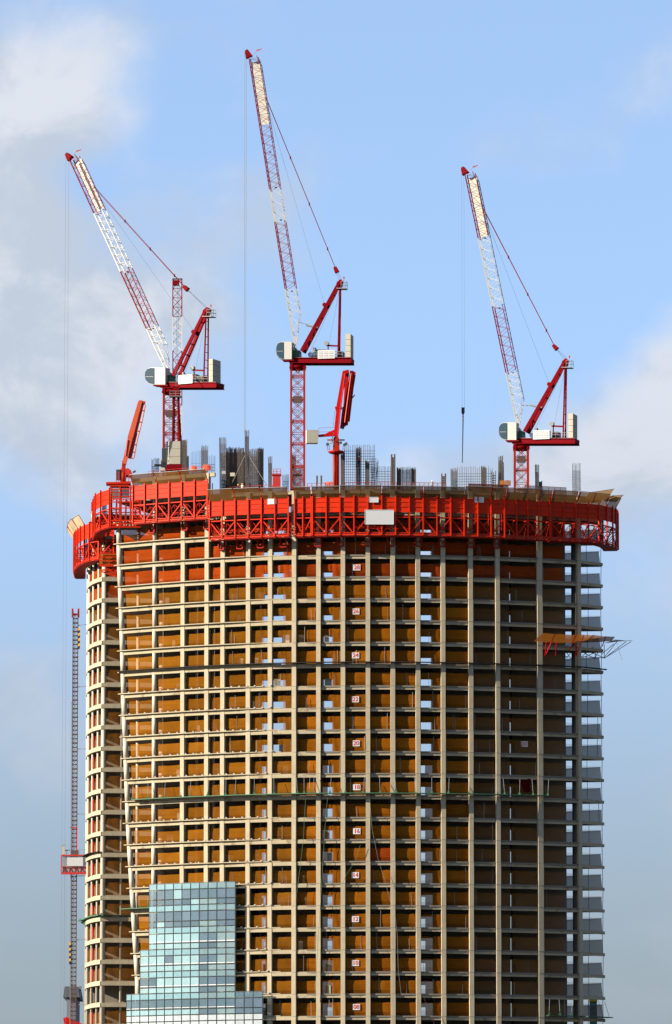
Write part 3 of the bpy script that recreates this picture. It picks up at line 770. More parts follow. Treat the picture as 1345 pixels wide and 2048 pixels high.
# ------------------------------------------------------------------ luffing tower cranes
def crane(label, px, pyd, Y, a, jib, tip, aframe, cwt, board_px, cab_px, mast_bot, mast_w=30, pend=None, rope=None, hook=None, mast_group=None, boards=True, lines=True, mast=True):
    """px, pyd: photo place of the mast axis at deck level; a: yaw of the jib towards the camera; jib: list of (dy_top, colour) sections"""
    ca, sa = math.cos(a), math.sin(a); vdir = Vector((sa, -ca, 0))
    mpp = (W(px+100, pyd, Y).x - W(px, pyd, Y).x) / 100
    def P(dx, dy, v=0.0): return W(px+dx, pyd+dy, Y + dx*mpp*math.tan(a)) + vdir*v
    O = P(0, 0)
    root = thing('tower_crane', (O.x, O.y, P(0, mast_bot).z), label, 'crane', 'red and white luffing tower cranes')
    # mast
    hw = mast_w*mpp/2 - .16
    zt, zb = P(0, 14).z, P(0, mast_bot).z
    cor = [(-hw, -hw), (hw, -hw), (hw, hw), (-hw, hw)]
    A = [(O.x+x, O.y+y, zb) for x, y in cor]; B = [(O.x+x, O.y+y, zt) for x, y in cor]
    if mast:
        for p, q in zip(A, B): MB().bar(p, q, .34).build('mast_chord', 'mast_red', root)
        br = MB(); nb = max(2, round((zt-zb)/1.85)); lattice(br, A, B, .085, nb, cross=True)
        for k in range(0, nb+1, 2):
            t = k/nb; L4 = [Vector(p).lerp(Vector(q), t) for p, q in zip(A, B)]
            for i in range(4): br.bar(L4[i]+Vector((0, 0, .18)), L4[(i+1) % 4]+Vector((0, 0, .18)), .13)
        br.build('mast_bracing', 'mast_red', root)
        ld = MB(); lx = O.x-.05
        for s in (-.22, .22): ld.bar((lx+s, O.y, zb), (lx+s, O.y, zt), .05)
        z = zb
        while z < zt: ld.bar((lx-.22, O.y, z), (lx+.22, O.y, z), .035); z += .45
        ld.build('ladder', 'rail_steel', root)
        MB().box((O.x, O.y-hw-.06, zt-(zt-zb)*.28), hw*1.25, .05, 1.2).build('mast_plate', 'hoist_brown', root)
        for k in (.12, .72):
            MB().box((O.x, O.y, zb+(zt-zb)*k), hw*1.5, hw*1.5, .12).build('rest_platform', 'machine_grey', root)
    c = P(0, 14); MB().lathe((O.x, O.y, P(0, 22).z), [(hw*1.05, 0), (hw*1.32, .35), (hw*1.32, .55), (hw*.95, .75), (hw*.95, P(0, 11).z-P(0, 22).z)], 20).build('turntable', 'crane_red', root)
    for s in (-1, 1):
        for t in (-1, 1): MB().box((O.x+s*hw, O.y+t*hw, zt-.15), .5, .5, 1.0).build('turntable_foot', 'crane_red', root)
    # deck
    dxr = cwt[1] + 0; hwd = 1.35
    d = MB()
    for s in (-1, 1):
        d.bar(P(-14, 5.2, s*hwd), P(dxr-1, 5.2, s*hwd), .16, P(0, .8).z-P(0, 9.6).z); d.bar(P(-14, 10, s*hwd), P(dxr-1, 10, s*hwd), .5, .1); d.bar(P(-14, .4, s*hwd), P(dxr-1, .4, s*hwd), .5, .1)
    for k in range(8):
        dx = -12+(dxr+10)*k/7; d.bar(P(dx, 5, -hwd), P(dx, 5, hwd), .2, .5)
    d.build('deck_beam', 'crane_red', root)
    MB().bar(P(-12, -.4, 0), P(dxr-2, -.4, 0), 2.9, .08).build('deck_plate', 'machine_grey', root)
    rl = MB()
    for v in (1.5, -1.5):
        for dy in (-7, -12): rl.bar(P(30, dy, v), P(dxr-18, dy, v), .05)
        for k in range(7): rl.bar(P(30+(dxr-48)*k/6, 0, v), P(30+(dxr-48)*k/6, -12, v), .05)
    rl.build('deck_railing', 'rail_steel', root)
    gb = MB(); gb.bar(P(-23, -8, .75), P(-5, -8, .75), 1.2, P(0, 0).z-P(0, 17).z); gb.bar(P(-6, -7, .2), P(6, -8, .2), 2.0, P(0, 0).z-P(0, 15).z)
    gb.build('slewing_housing', 'crane_green', root)
    # cab: extruded profile with rounded nose
    x0, x1, ct, cb = cab_px; x0 -= sa*1.5/mpp; x1 -= sa*1.5/mpp; w = x1-x0; h = cb-ct
    prof = [(x1, cb), (x1, ct), (x0+w*.30, ct), (x0+w*.12, ct+h*.08), (x0+w*.02, ct+h*.25), (x0, ct+h*.5), (x0+w*.04, ct+h*.75), (x0+w*.16, ct+h*.92), (x0+w*.35, cb)]
    cb_ = MB().extrude([P(x, y, 2.0) for x, y in prof], -vdir*1.7).build('cab', 'crane_white', root)
    win = [(x0+w*.48, ct+h*.04), (x0+w*.30, ct+h*.03), (x0+w*.125, ct+h*.10), (x0+w*.03, ct+h*.27), (x0+w*.012, ct+h*.5), (x0+w*.05, ct+h*.74), (x0+w*.18, ct+h*.91), (x0+w*.34, ct+h*.97), (x0+w*.48, ct+h*.97)]
    MB().extrude([P(x, y, 2.06) for x, y in win], -vdir*.05).build('cab_window', 'cab_glass', cb_)
    ug = MB()
    fr = [P(x, y, 0) for x, y in prof[2:9]]
    for p, q in zip(fr, fr[1:]):
        o = (P(-30, 0)-P(0, 0)).normalized()*.04
        ug.v += []; b0 = len(ug.v)
        ug.v += [tuple(p+vdir*1.9+o), tuple(p+vdir*.4+o), tuple(q+vdir*.4+o), tuple(q+vdir*1.9+o)]; ug.f.append((b0, b0+1, b0+2, b0+3))
    ug.build('cab_windscreen', 'cab_glass', cb_)
    MB().bar(P(x0+w*.06, ct+h*.55, 2.1), P(x0+w*.44, ct+h*.55, 2.1), .05).build('cab_bar', 'crane_white', cb_)
    MB().bar(P(x0+w*.4, cb+1.5, 1.1), P(x1+4, cb+1.5, 1.1), 1.6, .22).build('cab_bracket', 'crane_red', root)
    # machinery
    ax, ay = aframe
    bx0, bx1, by0, by1 = board_px; bx0 -= sa*1.6/mpp; bx1 -= sa*1.6/mpp
    b1 = P((bx0+bx1)/2, (by0+by1)/2, 1.62)
    W_, H_ = (P(bx1, 0)-P(bx0, 0)).length, P(0, by0).z-P(0, by1).z
    ev = math.atan2((P(bx1, 0)-P(bx0, 0)).y, (P(bx1, 0)-P(bx0, 0)).x)
    nb_ = MB().box(b1, W_, .08, H_, ev).build('side_board', 'board_white', root)
    if lines:
        for k in range(4):
            for q in range(3):
                dx = bx0+2+(bx1-bx0-3)*(q/3.0); wd = (bx1-bx0-5)/3.6; dy = by0+3.5+k*3.3
                MB().bar(P(dx, dy, 1.69), P(dx+wd, dy, 1.69), .05, .10).build('vent_slot', 'vent_grey', nb_)
    m0 = (bx0-22 if bx0 > 30 else bx0-10)
    for k in range(2):
        p = P(m0+6+k*8, -7, 0); MB().tube(p+vdir*1.1, p-vdir*1.1, .42, n=14).build('winch_drum', 'machine_blue', root)
    MB().bar(P(m0+10, -13, -.6), P(m0+36, -13, -.6), 1.4, 1.0).build('engine_housing', 'machine_dark', root)
    MB().tube(P(m0+13, -8, .3), P(m0+13, -22, .3), .28, n=12).build('exhaust_stack', 'machine_grey', root)
    MB().bar(P(bx1+2, -8, -.3), P(bx1+14, -8, -.3), 1.8, 1.1).build('power_unit', 'machine_dark', root)
    # A-frame
    fx = 10
    for v in (-1.05, 1.05): MB().taper(P(fx, -14, v), P(ax-3, ay+6, v*.45), .42, .62, .34, .5).build('aframe_leg', 'crane_red', root)
    af = MB()
    for k in range(1, 6):
        t = k/6; p = P(fx+(ax-3-fx)*t, -14+(ay+20)*t, 1.05*(1-.55*t)); q = P(fx+(ax-3-fx)*t, -14+(ay+20)*t, -1.05*(1-.55*t)); af.bar(p, q, .16)
    af.build('aframe_tie', 'crane_red', root)
    for v in (-.75, .75): MB().bar(P(ax-4, 0, v), P(ax-1, ay+10, v*.55), .26).build('backstay', 'crane_red', root)
    bs = MB()
    for k in range(1, 9):
        t = k/9; f_ = 1-.45*t; y = (ay+10)*t; x = ax-4+3*t; bs.bar(P(x, y, .75*f_), P(x, y, -.75*f_), .09)
    bs.build('backstay_tie', 'crane_red', root)
    hd = MB().extrude([P(ax-10, ay+16, .5), P(ax-7, ay+4, .5), P(ax, ay-2, .5), P(ax+5, ay+2, .5), P(ax+3, ay+9, .5), P(ax-2, ay+20, .5)], -vdir*1.0).build('aframe_head', 'boom_red' if False else 'crane_red', root)
    pl = MB(); pl.bar(P(ax-7, ay+17, 0), P(ax+12, ay+17, 0), 1.7, .12)
    pl.build('head_platform', 'machine_grey', root)
    pr = MB()
    for v in (-.8, .8):
        for dy in (ay+9, ay+3): pr.bar(P(ax+2, dy, v), P(ax+12, dy, v), .05)
        for x in (ax+2, ax+7, ax+12): pr.bar(P(x, ay+17, v), P(x, ay+3, v), .05)
    for dy in (ay+9, ay+3): pr.bar(P(ax+12, dy, -.8), P(ax+12, dy, .8), .05)
    pr.build('head_railing', 'rail_steel', root)
    wsk = MB(); wsk.bar(P(ax+6, ay+2, 0), P(ax+6, ay-8, 0), .06); wsk.taper(P(ax+6, ay-7, 0), P(ax+7, ay-3, 0), .3, .3, .12, .12); wsk.build('wind_sock', 'boom_orange', root)
    # counterweight blocks
    cx0, cx1, cy0, cy1, wv, tk = cwt[0], cwt[1], cwt[2], cwt[3], cwt[4], cwt[5]
    nblk = 4
    for k in range(nblk):
        y0 = cy0+(cy1-cy0)*k/nblk; y1 = cy0+(cy1-cy0)*(k+1)/nblk
        p = P((cx0+cx1)/2, (y0+y1)/2, 0); hh = P(0, y0).z-P(0, y1).z
        MB().box((p.x, p.y, p.z), tk, wv, hh-.05, a).build('counterweight', 'ballast', root)
    sj = P(bx1+8, -22, 0)
    mj = MB(); mj.bar(P(ax-24, 0, .6), P(ax-24, -25, .6), .2); mj.bar(P(ax-27, -26, .6), P(ax-4, -25, .6), .2, .26); mj.build('service_jib', 'crane_red', root)
    MB().tube(P(ax-27, -30, .9), P(ax-27, -30, .3), .38, n=12).build('service_winch', 'machine_grey', root)
    # jib
    tx, ty = tip; jx, jy = -5, -20
    foot = P(jx, jy); head = P(tx, ty); ax_j = (head-foot); Lj = ax_j.length; ud = ax_j.normalized()
    nn = vdir.cross(ud).normalized()
    if nn.x < 0: nn = -nn                     # to the right/back of the jib: upper chord side
    dep = jib['depth']*mpp; jw = .8
    def chord(t, s, v):                        # t along the jib, s 0 lower chord, 1 upper chord
        f_ = min(1, t/.11) if t < .11 else (min(1, (1-t)/.035+.35) if t > .97 else 1)
        return foot + ud*(Lj*t) + nn*(dep*(s*f_)) + vdir*(v*jw*(.75+.25*min(1, t/.1)))
    jo = MB().tube(foot+vdir*1.0, foot-vdir*1.0, .22).build('jib', 'crane_white', root)
    secs = jib['secs']                          # (t0, t1, colour)
    for t0, t1, mcol in secs:
        nbk = max(2, round((t1-t0)*Lj/1.75)); sm = MB(); 
        ts = [t0+(t1-t0)*k/nbk for k in range(nbk+1)]
        if t0 == 0: ts = [0, .055] + [.11+(t1-.11)*k/(nbk-2) for k in range(nbk-1)]
        for u0, u1 in zip(ts, ts[1:]):
            for v in (-1, 1):
                sm.bar(chord(u0, 0, v), chord(u1, 0, v), .17); sm.bar(chord(u0, 1, v), chord(u1, 1, v), .11)
        for k, (u0, u1) in enumerate(zip(ts, ts[1:])):
            for v in (-1, 1):
                um = (u0+u1)/2
                sm.bar(chord(u0, 0, v), chord(um, 1, v), .05); sm.bar(chord(um, 1, v), chord(u1, 0, v), .05)
            for s in (0, 1):
                sm.bar(chord(u0, s, -1), chord(u0, s, 1), .055); sm.bar(chord(u0, s, -1 if k % 2 else 1), chord(u1, s, 1 if k % 2 else -1), .04)
        sm.build('jib_section', mcol, jo)
    p0, p1 = jib['panel']
    K = 4
    for k in range(K):
        u0, u1 = p0+(p1-p0)*k/K+.0008, p0+(p1-p0)*(k+1)/K-.0008
        pm = MB(); q = [chord(u0, .08, -.8), chord(u0, .92, -.8), chord(u1, .92, -.8), chord(u1, .08, -.8)]
        pm.extrude(q, vdir*.05).build('jib_panel', 'panel_cream', jo)
    hm = MB(); hs = [chord(.988, -.05, 0), chord(.990, .5, 0), chord(1.0, .3, 0)+ud*.2, chord(1.0, 0, 0)+ud*.7-nn*.1, chord(1.0, 0, 0)+ud*.55-nn*.55, chord(.99, 0, 0)-nn*.6-ud*.3]
    hm.extrude([h_+vdir*.5 for h_ in hs], -vdir*1.0).build('jib_head', 'crane_red', jo)
    for v in (-.25, .25): 
        q = chord(1.0, 0, 0)-nn*.3+ud*.1; MB().tube(q+vdir*(v+.1), q+vdir*(v-.1), .38, n=14).build('head_sheave', 'machine_dark', jo)
    for t in jib.get('lamps', ()): 
        q = chord(t, .6, .3); MB().box(q, .35, .35, .16).build('jib_lamp', 'machine_dark', jo)
    wk = MB(); q = chord(.995, 1, 0); wk.bar(q, q+Vector((.5, 0, .6)), .05); wk.taper(q+Vector((.4, 0, .6)), q+Vector((1.3, 0, .9)), .22, .22, .1, .1); wk.build('wind_sock', 'boom_orange', jo)
    # luffing pendants and ropes
    t_p, bl = pend; pa = chord(t_p, 1, 0); pb = P(*bl)
    for v in (-.3, .3): MB().tube(pa+vdir*v, pb+vdir*v*.5, .045, n=6).build('pendant', 'crane_red', root)
    for k in (.35, .62, .88):
        q = pa.lerp(pb, k); MB().box(q, .22, .7, .4).build('pendant_link', 'crane_red', root)
    e = (P(ax, ay)-pb).normalized()
    MB().taper(pb-e*.45, pb+e*.55, .8, .5, .8, .75).build('pendant_block', 'crane_red', root)
    for s, v in ((.35, .3), (-.35, -.3)): MB().tube(pb+vdir*v+Vector((s*.3, 0, 0)), P(ax, ay+1)+vdir*v+Vector((s*.8, 0, 0)), .03, n=5).build('luffing_rope', 'rope', root)
    MB().tube(chord(t_p-.02, 1, 0), P(ax*.62, ay*.70), .02, n=5).build('auxiliary_rope', 'rope', root)
    q = P(ax*.63, ay*.70+2); MB().tube(q+vdir*.5, q-vdir*.5, .36, n=12).build('rope_guide', 'crane_red', root)
    MB().tube(P(ax, ay+6, .2), P(ax-28, -4, .2), .02, n=5).build('winch_rope', 'rope', root)
    MB().tube(P(ax-2, ay+12, -.2), P(20, -6, -.2), .02, n=5).build('winch_rope', 'rope', root)
    if jib.get('stop', True):
        js = MB(); js.tube(chord(.085, 1, 0), P(ax*.36, ay*.42), .06, n=6); js.tube(P(ax*.20, ay*.43), P(ax*.46, ay*.40), .16, n=8); js.build('jib_stop', 'machine_grey', root)
    hp = chord(1.0, 0, 0)-nn*.6+ud*.1
    if rope:
        for dxr_ in rope['dx']:
            q = hp+Vector((dxr_, 0, 0)); MB().tube((q.x, q.y, q.z), (q.x, q.y, rope['z'](q.y)), rope['r'], n=5).build('hoist_rope', rope['m'], root)
    return root, hp, P
yb2 = 6.0
c2, hp2, P2 = crane('tall central luffing crane with the steepest and longest jib', 596, 718, yb2, R(-10),
    dict(depth=20.5, secs=[(0, .20, 'crane_white'), (.20, .425, 'crane_red'), (.425, .535, 'crane_white'), (.535, .757, 'crane_red'), (.757, .985, 'crane_red')], panel=(.757, .972), lamps=(.19, .54, .66, .43)),
    (-97.5, -611), (86, -157), (96, 111, -48, -1, 2.9, .85), (40, 74, -15, 2), (-42, -11, -31, 4), 262,
    pend=(.842, (76.5, -179)), rope=dict(dx=(-.12, .13), z=lambda Y: ZP(866, Y), r=.04, m='rope_steel'))
c3, hp3, P3 = crane('right-hand luffing crane on the shortest visible mast', 1043, 879, 8.5, R(-17),
    dict(depth=21, secs=[(0, .215, 'crane_white'), (.215, .47, 'crane_red'), (.47, .733, 'crane_white'), (.733, .985, 'crane_red')], panel=(.74, .972), lamps=(.21, .73, .46)),
    (-112, -538), (90, -160), (93, 113, -50, -1, 2.9, .82), (23, 56, -16, 2), (-44, -9, -31, 4), 112,
    pend=(.84, (67.5, -185)), rope=dict(dx=(-.05, .35), z=lambda Y: ZP(815, Y), r=.016, m='rope'))
c1, hp1, P1 = crane('left luffing crane leaning its jib furthest to the left', 343, 767, 26, R(-27),
    dict(depth=19, secs=[(0, .20, 'crane_white'), (.20, .462, 'crane_red'), (.462, .73, 'crane_white'), (.73, .985, 'crane_red')], panel=(.74, .972), lamps=(.19, .72, .45), stop=False),
    (-203, -455), (73, -150), (75, 99, -47, -1, 2.9, .75), (15, 43, -15, 3), (-50, -9, -29, 5), 190, mast_w=33,
    pend=(.84, (29, -191)), rope=dict(dx=(-.18, .35), z=lambda Y: 4.0, r=.016, m='rope'), lines=False)
# hook block of the right crane with the long steel rod under it
hk = MB(); q = W(920.5, 815, hp3.y)
q = Vector((hp3.x+.1, hp3.y, q.z)); 
hk.box((q.x, q.y, q.z-.45), .55, .3, .9); hk.taper((q.x, q.y, q.z-.9), (q.x, q.y, q.z-1.3), .5, .3, .15, .15); hk.build('hook_block', 'machine_dark', c3)
for k in range(3): MB().tube((q.x, q.y, q.z-1.35-k*.3), (q.x, q.y, q.z-1.62-k*.3), .12, n=8).build('hook_weight', ('boom_red', 'board_white', 'stripe_yellow')[k], c3)
tag(MB().tube((q.x, q.y, q.z-2.25), (q.x-.15, q.y, ZP(926, q.y)), .10, .07, n=8).build('steel_sling', 'rail_steel'), 'long grey steel sling hanging from the right crane hook', 'sling')
# ------------------------------------------------------------------ crane pointing away, in front of the left crane
def away_crane():
    Y = 16.0
    root = thing('tower_crane', W(352, 935, Y), 'luffing crane seen from behind, big concrete counterweight facing us, jib upright', 'crane', 'red and white luffing tower cranes')
    B = lambda px, py, dy=0.0: W(px, py, Y) + Vector((0, dy, 0))
    for k in range(3):
        y0, y1 = 884+k*15.3, 884+(k+1)*15.3-.5
        pts = [(333, 0.0), (338.5, -.9), (361, -.9), (365.5, 0.2), (365.5, 1.2), (333, 1.2)]
        a = [W(px, y1, Y+dy) for px, dy in pts]
        MB().prism([(p.x, p.y) for p in a], ZP(y1, Y), ZP(y0, Y)).build('counterweight', 'ballast', root)
    MB().box((B(349, 936).x, Y+6, ZP(936, Y)), 2.6, 14, .9).build('deck_beam', 'crane_red', root)
    MB().box((B(349, 932).x, Y+6, ZP(931, Y)), 3.4, 13, .12).build('deck_plate', 'machine_grey', root)
    cx, cyp = 326, 917
    cabo = MB().box(B(cx, cyp, 9), 1.3, 2.2, 2.0).build('cab', 'crane_white', root)
    MB().box(B(cx-.5, cyp-2, 7.86), 1.0, .06, 1.1).build('cab_window', 'cab_glass', cabo)
    MB().box(B(329, 908, 2.5), .9, 2.0, 2.4).build('engine_housing', 'machine_dark', root)
    MB().box(B(324, 929, 1.0), 2.6, 1.2, .25).build('walkway', 'machine_grey', root)
    # A-frame, seen square on
    for s in (-1, 1):
        MB().bar(B(352.5+s*7.2, 886, 1.5), B(352.5+s*4.6, 790, .5), .3).build('backstay', 'crane_red', root)
        MB().taper(B(352.5+s*9, 928, 11), B(352.5+s*4, 790, .8), .45, .55, .35, .45).build('aframe_leg', 'crane_red', root)
    t = MB()
    for k in range(1, 9):
        f = k/9; y = 886-96*f; hw = 7.2-2.6*f; t.bar(B(352.5-hw, y, 1.5-f), B(352.5+hw, y, 1.5-f), .12)
        if k < 8: y2 = 886-96*(k+1)/9; t.bar(B(352.5-hw, y, 1.5-f), B(352.5+hw, y2, 1.4-f), .09)
    t.build('backstay_tie', 'crane_red', root)
    MB().box(B(352, 782, .6), 1.2, 1.0, 1.7).build('aframe_head', 'crane_red', root)
    MB().box(B(352, 793, .2), 2.1, 1.6, .12).build('head_platform', 'machine_grey', root)
    r = MB()
    for px in (340.5, 352, 364.5): r.bar(B(px, 793, -.6), B(px, 783, -.6), .06)
    for py in (783, 788): r.bar(B(340.5, py, -.6), B(364.5, py, -.6), .06)
    r.build('head_railing', 'rail_steel', root)
    # jib rising away from us
    jo = MB().tube(B(344, 900, 13), B(362, 900, 13), .2).build('jib', 'crane_white', root)
    def ch(t, sx, sd):
        py = 900-342*t; hw = 9.0*min(1, .5+t*5); return W(355.2+sx*hw, py, Y+13+t*10+sd*.85)
    for t0, t1, mc in ((0, .26, 'crane_white'), (.26, .58, 'crane_red'), (.58, .78, 'crane_white'), (.78, 1.0, 'crane_red')):
        n = max(2, round((t1-t0)*342/17)); m = MB()
        for k in range(n):
            a, b = t0+(t1-t0)*k/n, t0+(t1-t0)*(k+1)/n
            for sx in (-1, 1):
                for sd in (-1, 1): m.bar(ch(a, sx, sd), ch(b, sx, sd), .17)
                m.bar(ch(a, sx, -1), ch(b, sx, 1), .08)
            for sd in (-1, 1):
                m.bar(ch(a, -1, sd), ch(a, 1, sd), .09); m.bar(ch(a, -1 if k % 2 else 1, sd), ch(b, 1 if k % 2 else -1, sd), .09)
                m.bar(ch(a, 1 if k % 2 else -1, sd), ch(b, -1 if k % 2 else 1, sd), .07)
        m.build('jib_section', mc, jo)
    m = MB()
    for k in range(4): 
        c = [ch(1, -1, -1), ch(1, 1, -1), ch(1, 1, 1), ch(1, -1, 1)]; m.bar(c[k], c[(k+1) % 4], .2)
    m.build('head_frame', 'machine_dark', jo)
    MB().box(W(353, 566, Y+22), 1.0, .8, .9).build('jib_head', 'crane_red', jo)
    MB().tube(W(356, 563, Y+22), W(351, 783, Y+.6), .03, n=5).build('luffing_rope', 'rope', root)
    MB().tube(W(359, 563, Y+22), W(354, 783, Y+.6), .03, n=5).build('luffing_rope', 'rope', root)
away_crane()
# ------------------------------------------------------------------ concrete placing booms
def pxbeam(root, name, Y, a, b, w0, w1, m, th=.7):
    p, q = W(a[0], a[1], Y), W(b[0], b[1], Y); k = .083
    return MB().taper(p, q, th, w0*k, th*.8, w1*k, (0, 0, 1) if abs(a[0]-b[0]) > abs(a[1]-b[1]) else (1, 0, 0)).build(name, m, root)
def pxtube(root, name, Y, pts, r, m):
    mb = MB()
    for a, b in zip(pts, pts[1:]): mb.tube(W(a[0], a[1], Y), W(b[0], b[1], Y), r, n=8)
    return mb.build(name, m, root)
def boom_mid():
    Y = 4.0
    t = thing('placing_boom', (W(673, 978, Y).x, Y, zf(32)), 'bright red folded concrete placing boom with pale counterweight, right of the central crane', 'placing boom', 'red concrete placing booms')
    MB().tube((W(673, 975, Y).x, Y, zf(32)), W(673, 905, Y), .52, n=16).build('mast', 'mast_red', t, True)
    for s in (-4, 0, 4): MB().bar((W(673+s, 975, Y-.6).x, Y-.55, zf(32)), W(673+s, 906, Y-.55), .1).build('mast_rib', 'mast_red', t)
    ld = MB()
    for s in (665, 667.5): ld.bar(W(s, 978, Y), W(s, 905, Y), .05)
    for k in range(18): ld.bar(W(665, 908+k*4, Y), W(667.5, 908+k*4, Y), .04)
    ld.build('ladder', 'rail_steel', t)
    MB().lathe(W(673, 907, Y), [(1.1, 0), (1.35, .2), (1.35, .35), (.8, .5)], 14).build('slewing_platform', 'form_red_dark', t)
    rl = MB()
    for s in (657, 661, 685, 689):
        rl.bar(W(s, 905, Y), W(s+(-2 if s < 670 else 2), 892, Y), .07)
    for y in (892, 898): rl.bar(W(655, y, Y-.5), W(661, y, Y-.5), .05); rl.bar(W(686, y, Y-.5), W(691, y, Y-.5), .05)
    rl.build('platform_railing', 'form_red_dark', t)
    MB().taper(W(673, 904, Y), W(673, 884, Y), 1.2, 1.2, 1.0, .9).build('turret', 'mast_red', t)
    p = W(673, 879, Y); MB().tube(p+Vector((0, -.8, 0)), p+Vector((0, .8, 0)), .48, n=16).build('slew_motor', 'mast_red', t)
    MB().bar(W(655, 880, Y), W(690, 880, Y), .25, .2).build('cross_arm', 'form_red_dark', t)
    for x in (662.5, 682): 
        q = W(x, 885, Y-.5); MB().tube(q, q+Vector((0, .5, 0)), .22, n=10).build('lamp', 'ballast', t)
    for x0, x1 in ((653, 658), (687, 695)):
        MB().taper(W(x0, 890, Y-.6), W(x1, 887, Y-.6), .3, .3, .5, .5).build('floodlight', 'machine_dark', t)
    pxbeam(t, 'counterweight_arm', Y, (637, 872), (670, 869), 4, 6, 'boom_red'); pxbeam(t, 'counterweight_arm', Y, (648, 871), (669, 862), 3, 5, 'boom_red')
    rr = MB()
    for y in (856, 864): rr.bar(W(638, y, Y), W(667, y-1, Y), .05)
    rr.bar(W(638, 856, Y), W(638, 871, Y), .05); rr.bar(W(667, 855, Y), W(670, 822, Y), .05); rr.build('arm_railing', 'form_red_dark', t)
    for x0, x1 in ((613, 619.6), (620.2, 636)):
        a, b = W(x0, 887, Y), W(x1, 861, Y); MB().box(((a.x+b.x)/2, Y, (a.z+b.z)/2), b.x-a.x, 1.5, b.z-a.z, .10).build('counterweight', 'ballast', t)
    pxbeam(t, 'boom_section', Y-.5, (672, 872), (678, 815), 9, 9, 'boom_red'); pxbeam(t, 'boom_section', Y-.5, (677, 817), (689, 743), 9, 7, 'boom_red')
    pxbeam(t, 'boom_section', Y+.5, (695, 741), (689, 852), 8, 8, 'boom_red', .6); pxbeam(t, 'boom_section', Y-.3, (704, 742), (692, 850), 7, 9, 'crane_red', .6)
    pxbeam(t, 'boom_section', Y+.2, (709.5, 745), (697, 843), 4, 6, 'boom_red', .5)
    pxbeam(t, 'boom_knuckle', Y-.4, (687, 746), (698, 743), 7, 7, 'boom_red', .9); pxbeam(t, 'boom_knuckle', Y-.2, (703, 744), (711, 748), 6, 6, 'boom_red', .8)
    pxbeam(t, 'boom_knuckle', Y-.2, (671, 818), (684, 815), 8, 6, 'boom_red', 1.0)
    pxtube(t, 'luffing_cylinder', Y-.2, [(683, 857), (688, 814)], .22, 'boom_red'); pxtube(t, 'luffing_cylinder', Y-.3, [(683, 790), (692, 757)], .16, 'crane_white')
    pxtube(t, 'delivery_pipe', Y-.9, [(676, 872), (681, 820), (691, 746)], .10, 'boom_red'); pxtube(t, 'delivery_pipe', Y-.8, [(703, 746), (690, 845)], .10, 'boom_orange')
    pxtube(t, 'delivery_pipe', Y+.5, [(711, 750), (703, 800), (699, 838)], .09, 'boom_red')
    pxbeam(t, 'boom_end', Y, (690, 848), (686, 858), 4, 3, 'machine_dark'); pxbeam(t, 'end_hose_clamp', Y, (704, 797), (710, 790), 2, 2, 'machine_dark', .3)
    pxtube(t, 'hose', Y-.9, [(667, 871), (664, 878), (666, 884), (671, 887)], .07, 'machine_dark')
boom_mid()
def boom_left():
    Y = 14.0
    t = thing('placing_boom', W(250, 970, Y), 'orange red folded concrete placing boom standing over the left corner', 'placing boom', 'red concrete placing booms')
    MB().tube(W(247, 972, Y), W(247, 937, Y), .5, n=14).build('mast', 'mast_red', t, True)
    MB().bar(W(213, 968, Y), W(262, 967, Y), 2.4, .35).build('base_beam', 'form_red', t)
    MB().bar(W(220, 972, Y), W(258, 972, Y), 2.2, .2).build('base_beam', 'form_red_dark', t)
    MB().extrude([W(251, 952, Y-.9), W(251, 938, Y-.9), W(256, 936, Y-.9), W(262, 940, Y-.9), W(265, 947, Y-.9), W(263, 953, Y-.9)], (0, 1.6, 0)).build('power_unit', 'hoist_red', t)
    c = MB()
    for x in (233, 238, 251, 258, 265): c.bar(W(x, 966, Y-1), W(x, 944 if x < 240 else 948, Y-1), .1)
    for y in (946, 953, 960): c.bar(W(233, y, Y-1), W(238, y, Y-1), .08); c.bar(W(250, y+3, Y-1), W(266, y+3, Y-1), .08)
    c.build('platform_railing', 'hoist_red', t)
    MB().taper(W(266, 945, Y-.8), W(272, 942, Y-.8), .3, .25, .5, .3).build('floodlight', 'machine_dark', t)
    MB().box(W(237, 950, Y-.2), .7, .6, 1.8).build('control_box', 'machine_dark', t)
    pxbeam(t, 'boom_pedestal', Y, (247, 944), (249, 922), 7, 8, 'mast_red', 1.0)
    pxbeam(t, 'boom_section', Y-.3, (249, 928), (262, 872), 8, 10, 'boom_orange', .8); pxbeam(t, 'boom_section', Y-.3, (261, 876), (281, 803), 11, 8, 'boom_orange', .8)
    pxbeam(t, 'boom_section', Y+.4, (287, 804), (271, 868), 5, 6, 'boom_orange', .6); pxbeam(t, 'boom_section', Y+.4, (272, 866), (260, 917), 7, 7, 'hoist_red', .6)
    pxbeam(t, 'boom_section', Y, (279, 820), (267, 870), 5, 6, 'hoist_red', .5)
    pxtube(t, 'delivery_pipe', Y-.7, [(291, 810), (284, 846), (275, 880), (268, 916), (262, 917)], .10, 'boom_orange')
    pxbeam(t, 'boom_knuckle', Y, (279, 803.5), (291, 806), 6, 6, 'boom_orange', .9)
    for x, y in ((289, 822), (284, 845), (279, 863), (273, 890), (270, 905)): pxbeam(t, 'pipe_clamp', Y-.7, (x-4, y-1), (x+1, y), 2, 2, 'hoist_red', .3)
    pxtube(t, 'luffing_cylinder', Y-.6, [(252, 912), (256, 880)], .18, 'hoist_red')
boom_left()
